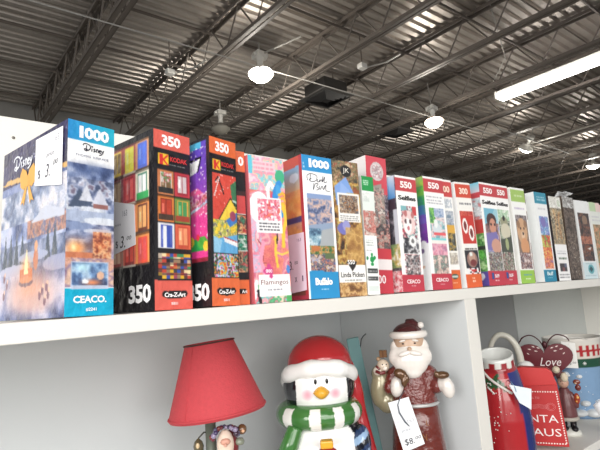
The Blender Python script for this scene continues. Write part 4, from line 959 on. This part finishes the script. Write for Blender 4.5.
# --- heart ornament
ht = face_cam('heart_ornament', 1.62, .14, 'dark red heart ornament reading Love with curled wire antennae', 'ornament')
H = [(.5*16*math.sin(t)**3/16, (13*math.cos(t)-5*math.cos(2*t)-2*math.cos(3*t)-math.cos(4*t))/32) for t in [i*2*math.pi/48 for i in range(48)]]
MB().prism([(.003+x*.165, .195+z*.142) for x, z in H], -.006, .006).build('heart', mat('dark_red_paint', (98,18,32), .35, var=.08), ht, bevel=.003)
mb = MB()
for sx in (-1, 1):
    mb.tube(curve([(.008,0,.222),(.008+sx*.012,-.003,.256),(.008+sx*.036,-.004,.276),(.008+sx*.062,-.003,.27),(.008+sx*.072,0,.256)]), .0019, 8)
mb.tube(curve([(-.05,0,.272),(-.066,0,.255),(-.074,0,.225),(-.066,0,.195)]), .0016, 8)
mb.ell((.008,-.004,.246),(.008,.006,.011),12); mb.tube([(.008,0,.14),(.008,0,.02)], .003, 8); mb.lathe([(0,0),(.03,0),(.03,.004),(.006,.01),(.004,.02)], 24, c=(.008,0,0))
tag(mb.build('wire_frame', mat('dark_wire', (74,34,40), .4, .3), ht, True), 'dark wire curls and stand')
mb = MB()
for sx in (-1, 1):
    for i, (dx, dz, a_) in enumerate(((.02,.236,.5),(.034,.24,.5),(.046,.232,.3),(.028,.226,.2),(.052,.218,.9))):
        c = Vector((.008+sx*dx, -.0072, dz)); t = Vector((math.cos(a_)*sx, 0, math.sin(a_)*.7)); n = Vector((-t.z, 0, t.x))
        mb.add([c-t*.006, c+n*.0022, c+t*.006, c-n*.0022], [(0,1,2,3)])
mb.build('leaf_pattern', ink(226,206,200), ht)
lettering(ht, 'Love', front(.018,.192,-.0075), .026, .062, (236,224,222), shear=.35)

# --- small figurine right of the sign
fg = face_cam('snow_figurine', 1.535, .055, 'small winter figurine with cream pompoms and dark boots, right of the letter sign', 'figurine')
mb = MB(); mb.lathe([(0,0),(.034,0),(.036,.006),(.03,.014),(.012,.02),(0,.02)], 28, sy=.8); mb.build('snowy_base', mat('snow_white_glaze', (214,214,206), .3), fg, True)
for sx in (-1, 1):
    mb = MB(); mb.tube([(sx*.012+.004,0,.012),(sx*.012+.004,0,.045)], [.009,.0085], 12); mb.ell((sx*.012+.006,-.009,.018),(.0095,.015,.0085),14); fuse('boot', mb, mat('black_boot_glaze', (30,26,28), .25), fg, .0018, 2)
mb = MB(); mb.lathe([(0,.04),(.026,.042),(.027,.055),(.024,.085),(.019,.115),(.012,.132),(0,.135)], 24, c=(.004,0,0)); mb.ell((.026,-.008,.1),(.009,.011,.026),14, M=Matrix.Rotation(R(-18),3,'Y')); mb.ell((-.02,-.008,.1),(.009,.011,.026),14, M=Matrix.Rotation(R(18),3,'Y')); fuse('coat', mb, mat('plum_coat_glaze', (104,60,62), .3, var=.35, vscale=90), fg, .0022, 3)
mb = MB(); mb.tube([(.004+.025*math.cos(q), .025*math.sin(q), .047) for q in [i*2*math.pi/24 for i in range(25)]], .006, 8); mb.build('fur_hem', mat('grey_fur_glaze', (176,170,160), .4), fg, True)
mb = MB(); mb.ell((.004,-.004,.148),(.0155,.015,.016),16); mb.build('head', mat('tan_face_glaze', (196,156,136), .35), fg, True)
for cx, cz in ((-.0015,.1535),(.0095,.1535)):
    mb = MB(); mb.ell((cx,-.0185,cz),(.0016,.001,.002),8); mb.build('eye', mat('dark_eye'), fg, True)
mb = MB(); mb.ell((.004,-.0195,.1475),(.0026,.003,.0026),8); mb.build('nose', mat('tan_face_glaze'), fg, True)
mb = MB(); mb.ell((.002,.004,.165),(.016,.014,.014),14); mb.tube([(-.002,0,.17),(-.008,-.004,.18),(-.012,-.006,.185)], [.012,.009,.007], 10); hat = fuse('hat', mb, mat('plum_coat_glaze'), fg, .002, 3)
mb = MB(); mb.ell((-.010,-.012,.186),.0108,14); mb.build('pompom', mat('cream_fur_glaze', (216,204,180), .5, bump=.4, bscale=300), hat, True)
mb = MB(); mb.ell((.009,-.018,.165),(.0105,.008,.0135),14); mb.build('fur_cuff', mat('cream_fur_glaze'), hat, True)
mb = MB(); mb.ell((.034,-.016,.105),(.0085,.007,.016),14,col=(150,60,36)); mb.ell((.036,-.023,.11),(.004,.003,.004),8,col=(230,170,90)); mb.ell((.032,-.022,.098),(.003,.003,.003),8,col=(210,140,60)); tag(mb.build('held_toy', M_GLAZE, fg, True), 'orange brown toy held at its side')

# --- large mug / planter on the right
bk = face_cam('ceramic_planter', 1.79, .12, 'large ceramic planter with a red fence pattern, green band and pale blue body', 'planter')
def bkcol(v):
    q = math.atan2(v.x, -v.y); r = math.hypot(v.x, v.y); z = v.z
    if z > .247 or (z > .03 and r < .0775 + .012*(z-.006)/.246): return (212,208,200)
    if z > .19:
        if z > .237: return (208,205,198)
        u = (q*.09) % .021
        if .196 < z < .232 and (u < .008 or .21 < z < .219): return (166,40,46)
        return (212,204,194)
    if z > .162: return (30,74,56)
    return (124,156,190)
mb = MB()
prof = [(0,0),(.074,0),(.079,.006)] + [(.079+.012*t, .006+.246*t) for t in [i/70 for i in range(1,71)]] + [(.0905,.2545),(.088,.255),(.0862,.252),(.076,.02),(0,.012)]
mb.lathe(prof, 160); o = mb.build('body', M_GLAZE, bk, True)
me = o.data; a = me.color_attributes.new('Col', 'FLOAT_COLOR', 'POINT'); buf = []
for v in me.vertices: buf += [*lin(c8(*bkcol(v.co))), 1.]
a.data.foreach_set('color', buf)
mb = MB(); rs = random.Random(9)
def onb(q, z, off=.0): r = .079 + .012*z/.25 + off; return (r*math.sin(q), -r*math.cos(q), z)
for q, z, w_, h_ in ((-.35,.143,.011,.008),(-.28,.138,.008,.006),(.1,.135,.01,.007),(-.6,.1,.008,.006),(.2,.05,.016,.01),(-.1,.02,.03,.012),(.5,.02,.03,.014)): mb.ell(onb(q,z,-.004), (w_,w_,h_), 12, col=(214,218,220))
for i in range(30): mb.ell(onb(rs.uniform(-1.2,1.0), rs.uniform(.03,.155)), rs.uniform(.0008,.0016), 6, col=(240,244,248))
mb.build('painted_snow', M_GLAZE, bk, True)['kind'] = 'stuff'
mb = MB(); mb.ell(onb(-.02,.118,-.006), (.013,.01,.011), 14, col=(130,64,48)); mb.ell(onb(.0,.1,-.005), (.01,.01,.012), 12, col=(120,50,44)); mb.ell(onb(-.06,.114,.002), (.004,.003,.003), 8, col=(224,190,160)); tag(mb.build('painted_robin', M_GLAZE, bk, True), 'small brown and red painted bird')
mb = MB()
for q in (-.62,-.3,.02,.34):
    for k in range(4):
        t = k*math.pi/4; c = Vector(onb(q,.176,.0012)); ex = Vector((math.cos(q), math.sin(q), 0))
        mb.tube([c - ex*.006*math.cos(t) - Vector((0,0,.006*math.sin(t))), c + ex*.006*math.cos(t) + Vector((0,0,.006*math.sin(t)))], .0009, 5, col=(226,232,228))
mb.build('snowflake_pattern', M_GLAZE, bk, True)
tg = face_cam('price_tag', 1.69, .085, 'white price card reading $5.00 between the heart and the planter', 'price tag')
tag_card('card', tg, [(-.022,.168),(.017,.166),(.018,.245),(-.022,.252)], -.012, (232,232,228))
lettering(tg, '$5.', front(-.006,.181,-.0128), .012, .014, (50,52,58), shear=.1); lettering(tg, '00', front(.008,.184,-.0128), .006, .010, (50,52,58), shear=.2); lettering(tg, '163', front(.0,.214,-.0128), .006, .014, (190,190,196))
mb = MB(); mb.tube([(-.002,-.013,.24),(.0,-.006,.262),(.03,.0,.262),(.055,.02,.252)], .0008, 6); mb.build('string', mat('white_string', (220,220,214), .8), tg, True)
tg = face_cam('price_tag', 1.60, -.01, 'curled white price tag lying over the shelf edge at the right', 'price tag')
vs = []; 
for i in range(9):
    t = i/8.; x = .0+.046*t; z = .088-.068*t-.012*math.sin(t*3.14); y = -.012-.018*t
    vs += [(x-.012, y, z-.008), (x+.012, y+.002, z+.012)]
mb = MB(); mb.add(vs, [(2*i,2*i+1,2*i+3,2*i+2) for i in range(8)]); o = mb.build('card', mat('tag_paper_238', (238,240,244), .75), tg, True); s_ = o.modifiers.new('thickness','SOLIDIFY'); s_.thickness = .0008
mb = MB(); mb.tube([(.002,-.014,.089),(-.004,-.02,.093),(.006,-.022,.099),(.012,-.016,.093)], .0012, 6); tag(mb.build('clip', mat('clear_plastic_clip', (206,220,230), .15, coat=1.), tg, True), 'shiny plastic clip')

# ================================================================== THE HALL
ZC = ZB + .005
M_DECK = mat('galvanised_roof_deck', (176,168,160), .36, .55, var=.18, vscale=2.2)
M_STEEL = mat('grey_painted_steel', (112,104,97), .5, .2, var=.12, vscale=5)
M_LSTEEL = mat('light_grey_steel', (176,173,167), .4, .2, var=.1)
def struct(o): o['kind'] = 'structure'; return o
# corrugated deck, ribs running along the shelf direction
vs = []; fs = []; y = -7.; zd = ZC + 3.86; X0, X1 = -3., 47.
prof = []
while y < 9.1:
    prof += [(y, zd), (y+.078, zd), (y+.098, zd+.042), (y+.132, zd+.042)]; y += .152
prof.append((y, zd))
for p in prof: vs += [(X0, p[0], p[1]), (X1, p[0], p[1])]
fs = [(2*i, 2*i+1, 2*i+3, 2*i+2) for i in range(len(prof)-1)]
o = MB().add(vs, fs).build('ceiling', M_DECK); struct(o)
struct(bxo('floor', -16, -13, -.05, 47, 9.2, 0, mat('polished_concrete_floor', (168,164,158), .35, var=.1, vscale=.6), None, 0))
struct(bxo('wall_back', -16, 9.1, 0, 47, 9.2, zd+.05, mat('pale_wall_paint', (150,148,144), .8, var=.03), None, 0))
glare = empty('added_glare_panel', (-5.4, 9.08, ZB+1.95), kind='structure')  # unseen glowing panel, added to throw glare on the village box's wrap
bxo('pane', -1.25, -.012, -.36, 1.25, .0, .36, mat('added_glare_glow', (244,250,255), .1, emit=34.), glare, 0)
mb = MB()
for q in (-1.28, -.44, .40, 1.24): mb.box(q, -.04, -.4, q+.04, .015, .4)
mb.box(-1.28,-.04,-.4,1.28,.015,-.36).box(-1.28,-.04,.36,1.28,.015,.4); mb.build('frame', mat('dark_panel_frame', (70,70,70), .4), glare)
struct(bxo('wall_right', 46.9, -7, 0, 47, 9.1, zd+.05, mat('pale_wall_paint'), None, 0))
ZJ = ZC + 3.3
def joist_parts(root, wide):
    w = .055 if not wide else .07
    mb = MB()
    for sx in (-1, 1): mb.box(sx*w-.006, -7, .0, sx*w+.006, 9.05, .05); mb.box(min(0.012*sx, sx*w), -7, 0, max(.012*sx, sx*w), 9.05, .008)
    mb.build('bottom_chord', M_STEEL, root)
    mb = MB()
    for sx in (-1, 1): mb.box(sx*w-.006, -7, .49, sx*w+.006, 9.05, .54); mb.box(min(0.012*sx, sx*w), -7, .532, max(.012*sx, sx*w), 9.05, .54)
    mb.build('top_chord', M_STEEL, root)
    mb = MB(); y = -6.9; up = True; st = .36 if not wide else .3
    while y < 8.9:
        a, b_ = ((0, y, .02), (0, y+st, .52)) if up else ((0, y, .52), (0, y+st, .02))
        if wide:
            for sx in (-.05, .05): mb.tube([(sx, a[1], a[2]), (sx, b_[1], b_[2])], .013, 6)
        else: mb.tube([a, b_], .0115, 6)
        y += st; up = not up
    mb.build('web', M_STEEL, root)
JX = [1.76 + 1.46*k for k in range(30)]
gd = empty('roof_girder', (JX[0], 0, ZJ), kind='structure'); joist_parts(gd, True)
proto = empty('roof_joist', (JX[1], 0, ZJ), kind='structure'); joist_parts(proto, False)
for x in JX[2:]:
    r_ = proto.copy(); COL.objects.link(r_); r_.location.x = x
    for ch in proto.children:
        c_ = ch.copy(); COL.objects.link(c_); c_.parent = r_
for yb in (8.46, 7.25, 6.13, 5.02, 3.9, 2.75, 1.6, .4):
    struct(MB().box(-3, yb-.022, ZJ+.485, 46.8, yb+.022, ZJ+.493).box(-3, yb-.022, ZJ+.45, 46.8, yb-.016, ZJ+.49).build('roof_bridging', M_STEEL))

def tub(name, pts, r, m, label, cat, group=None):
    mb = MB(); mb.tube(pts, r, 8); o = mb.build(name, m, None, True); return tag(o, label, cat, group)
tub('conduit', [(-2, 4.65, ZJ-.03), (46.8, 4.65, ZJ-.03)], .009, M_LSTEEL, 'long thin pale conduit running along the row of lit ceiling lamps', 'conduit')
tub('conduit', [(9.6, 4.4, ZJ), (13.6, 4.55, ZJ)], .016, M_LSTEEL, 'short pale conduit between the strip light and the small round bright lamp', 'conduit')
tub('conduit', [(11.93, 5.5, ZJ+.08), (11.9, 1.5, ZJ+.08)], .022, M_LSTEEL, 'pale conduit running up to the right from the small round bright lamp', 'conduit')

# ceiling lamps
M_CER = mat('white_ceramic', (226,224,218), .4)
M_LENS = mat('lit_lens', (255,250,236), .4, emit=14.)
M_LENSW = mat('warm_lit_lens', (255,232,206), .4, emit=7.)
GL = 'reflector lamps hanging from the roof in a row'
def lamp(x, y, z, label, lens=M_LENS, shade=None, s=1., tilt=(0, 0), arm=False, power=60.):
    r_ = empty('ceiling_lamp', (x, y, z), 0, label, 'ceiling lamp', GL)
    r_.rotation_euler = (tilt[0], tilt[1], 0); r_.scale = (s, s, s)
    mb = MB(); mb.lathe([(.185,0),(.19,.012),(.17,.03),(.11,.075),(.06,.105),(.045,.12)], 36); mb.build('reflector', shade or M_CER, r_, True)
    mb = MB(); mb.lathe([(0,-.115),(.06,-.106),(.12,-.076),(.165,-.03),(.184,.006)], 36); mb.build('lens', lens, r_, True)
    mb = MB(); mb.lathe([(.05,.11),(.046,.16),(.04,.2),(.048,.21),(.045,.26),(.06,.275)], 20); mb.build('socket', M_CER, r_, True)
    MB().box(-.09,-.09,.275,.09,.09,.36).box(-.12,-.03,.29,.12,.03,.34).build('junction_box', M_CER, r_, bevel=.008)
    mb = MB(); mb.tube([(0,0,.36),(0,0,(ZC+3.86-z)/s)], .012, 8); mb.build('stem', M_LSTEEL, r_)
    if arm: mb = MB(); mb.tube([(.02,-.1,.32),(.28,-.66,.34)], .013, 8); mb.build('arm', M_LSTEEL, r_)
    if power:
        l_ = bpy.data.lights.new('lamp_glow', 'POINT'); l_.energy = power; l_.shadow_soft_size = .16; l_.color = (1, .95, .86)
        lo = bpy.data.objects.new('lamp_glow', l_); COL.objects.link(lo); lo.location = (x, y, z - .26)
    return r_
lamp(3.96, 4.88, ZJ, 'large lit ceiling lamp with a white neck, above the pop art puzzle box', tilt=(R(-8), R(5)), arm=True)
lamp(7.32, 4.31, ZJ-.33, 'lit ceiling lamp with a brown reflector, above the red banded puzzle boxes', M_LENSW, mat('bronze_reflector', (104,78,64), .4, .3), tilt=(R(-10), R(10)), s=.9)
lamp(11.92, 4.87, ZJ, 'small round bright ceiling lamp under the far end of the strip light', s=.95, tilt=(R(40), R(-30)))
lamp(15.86, 4.80, ZJ, 'small lit ceiling lamp at the right edge of the photo', s=1., tilt=(R(8), R(-8)))
lamp(4.58, 7.17, ZJ, 'unlit dull ceiling lamp low over the first orange topped boxes', mat('unlit_lens', (150,146,136), .5), mat('dull_reflector', (126,122,114), .5), power=0)

# strip light
st = empty('strip_light', (8.24, 2.3, ZJ), 0, 'long lit fluorescent strip light hanging at the upper right', 'strip light')
MB().box(-.1,-1.22,.05,.1,1.22,.12).build('housing', M_CER, st, bevel=.006)
mb = MB(); mb.prism([(-.14,.05),(-.11,-.02),(.11,-.02),(.14,.05)], -1.2, 1.2); mb.build('diffuser', mat('lit_diffuser', (255,250,246), .4, emit=9.), st)
for yy in (-1.215, 1.215): MB().box(-.145,yy-.012,-.025,.145,yy+.012,.11).build('end_cap', M_CER, st, bevel=.004)
for yy in (-.95, .95): mb = MB(); mb.tube([(0,yy,.12),(0,yy,.54)], .006, 6); mb.build('hanger', M_LSTEEL, st)
tub('hanging_cable', [(8.0, 3.56, ZJ+.14), (7.4, 2.9, ZJ+.3), (6.05, 2.37, ZJ+.56)], .009, M_LSTEEL, 'thin pale cable rising from the end of the strip light', 'cable')
l_ = bpy.data.lights.new('strip_glow', 'AREA'); l_.shape = 'RECTANGLE'; l_.size = .25; l_.size_y = 2.3; l_.energy = 60
lo = bpy.data.objects.new('strip_glow', l_); COL.objects.link(lo); lo.location = (8.24, 2.3, ZJ-.04)

# heater boxes
M_DARK = mat('dark_grey_duct', (66,64,62), .5, .3)
for x, y, lab in ((5.5, 5.15, 'larger dark square air diffuser under the roof, nearer the camera'), (8.05, 5.75, 'smaller dark air diffuser just left of the brown reflector lamp')):
    r_ = empty('air_diffuser', (x, y, ZJ), 0, lab, 'air diffuser')
    if x > 7: r_.scale = (.8, .8, .8)
    mb = MB()
    for sx in (-.2, .2): mb.tube([(sx,0,.3),(sx,0,.6)], .01, 6)
    mb.build('hanger_rods', M_STEEL, r_)
    MB().box(-.26,-.26,.06,.26,.26,.3).build('duct', M_DARK, r_, bevel=.01)
    mb = MB()
    for k in range(4):
        Mx = Matrix.Rotation(k*math.pi/2, 4, 'Z')
        for i in range(4):
            q = .09 + .055*i; mb.add([Mx @ Vector(p) for p in ((-q,-q,-.01+.012*i),(q,-q,-.01+.012*i),(q+.03,-q-.03,.03+.012*i),(-q-.03,-q-.03,.03+.012*i))], [(0,1,2,3)])
    mb.box(-.06,-.06,.0,.06,.06,.02); mb.build('louvres', mat('black_louvre', (34,33,33), .5), r_)
    MB().box(-.34,-.34,.05,.34,.34,.07).build('flange', mat('grey_flange', (78,76,74), .5), r_, bevel=.004)
for x, y, lab in ((5.2, 4.0, 'small white junction box with a short cable, above the dark square air diffuser'), (2.86, 5.6, 'small pale junction box on the roof near the top left')):
    r_ = empty('junction_box', (x, y, ZJ+.05), 0, lab, 'junction box')
    MB().box(-.06,-.05,-.03,.06,.05,.05).build('case', M_CER, r_, bevel=.006)
    mb = MB(); mb.tube([(0,0,.05),(0,0,.51)], .01, 6); mb.build('stem', M_STEEL, r_)
    mb = MB(); mb.tube([(.05,0,0),(.25,-.25,.03),(.35,-.45,.1)], .012, 6); mb.build('cable', M_LSTEEL, r_)

# ================================================================== LIGHT
def area(name, loc, target, sx, sy, e, col=(1, .97, .93)):
    l = bpy.data.lights.new(name, 'AREA'); l.shape = 'RECTANGLE'; l.size = sx; l.size_y = sy; l.energy = e; l.color = col
    o = bpy.data.objects.new(name, l); COL.objects.link(o); o.location = loc
    o.rotation_euler = (Vector(target) - Vector(loc)).to_track_quat('-Z', 'Y').to_euler()
area('offscreen_light', (-.5, -2.8, ZB+.55), (.6, .2, ZB-.12), 2.6, 1.6, 62)  # added soft key behind the camera, low enough to reach into the bays
area('offscreen_light', (-2.2, -3.6, ZB+2.7), (.5, .2, ZB), 3., 1.8, 62)
area('offscreen_light', (-3.2, -1.6, ZB+.6), (.8, .2, ZB-.05), 1.6, 1.6, 66)  # added fill from the left, lifts left box faces and divider side
W = bpy.data.worlds.new('hall_ambient'); SC.world = W; W.use_nodes = True
W.node_tree.nodes['Background'].inputs[0].default_value = (.92, .96, 1., 1)
W.node_tree.nodes['Background'].inputs[1].default_value = .5

# ================================================================== CAMERA
cam = bpy.data.cameras.new('camera'); co = bpy.data.objects.new('camera', cam); COL.objects.link(co)
cam.sensor_width = 36.; cam.lens = 487.4948 / 600 * 36.; cam.clip_start = .02; cam.clip_end = 200
rt = Vector((.78019263, -.62169994, -.06920001)); up = Vector((-.03864841, -.15832087, .98663104)); fw = Vector((.62434426, .76708779, .14754849))
co.matrix_world = Matrix(((rt.x, up.x, -fw.x, 0), (rt.y, up.y, -fw.y, -.65), (rt.z, up.z, -fw.z, ZC), (0, 0, 0, 1)))
SC.camera = co
SC.view_settings.view_transform = 'Standard'; SC.view_settings.look = 'None'; SC.view_settings.exposure = .14
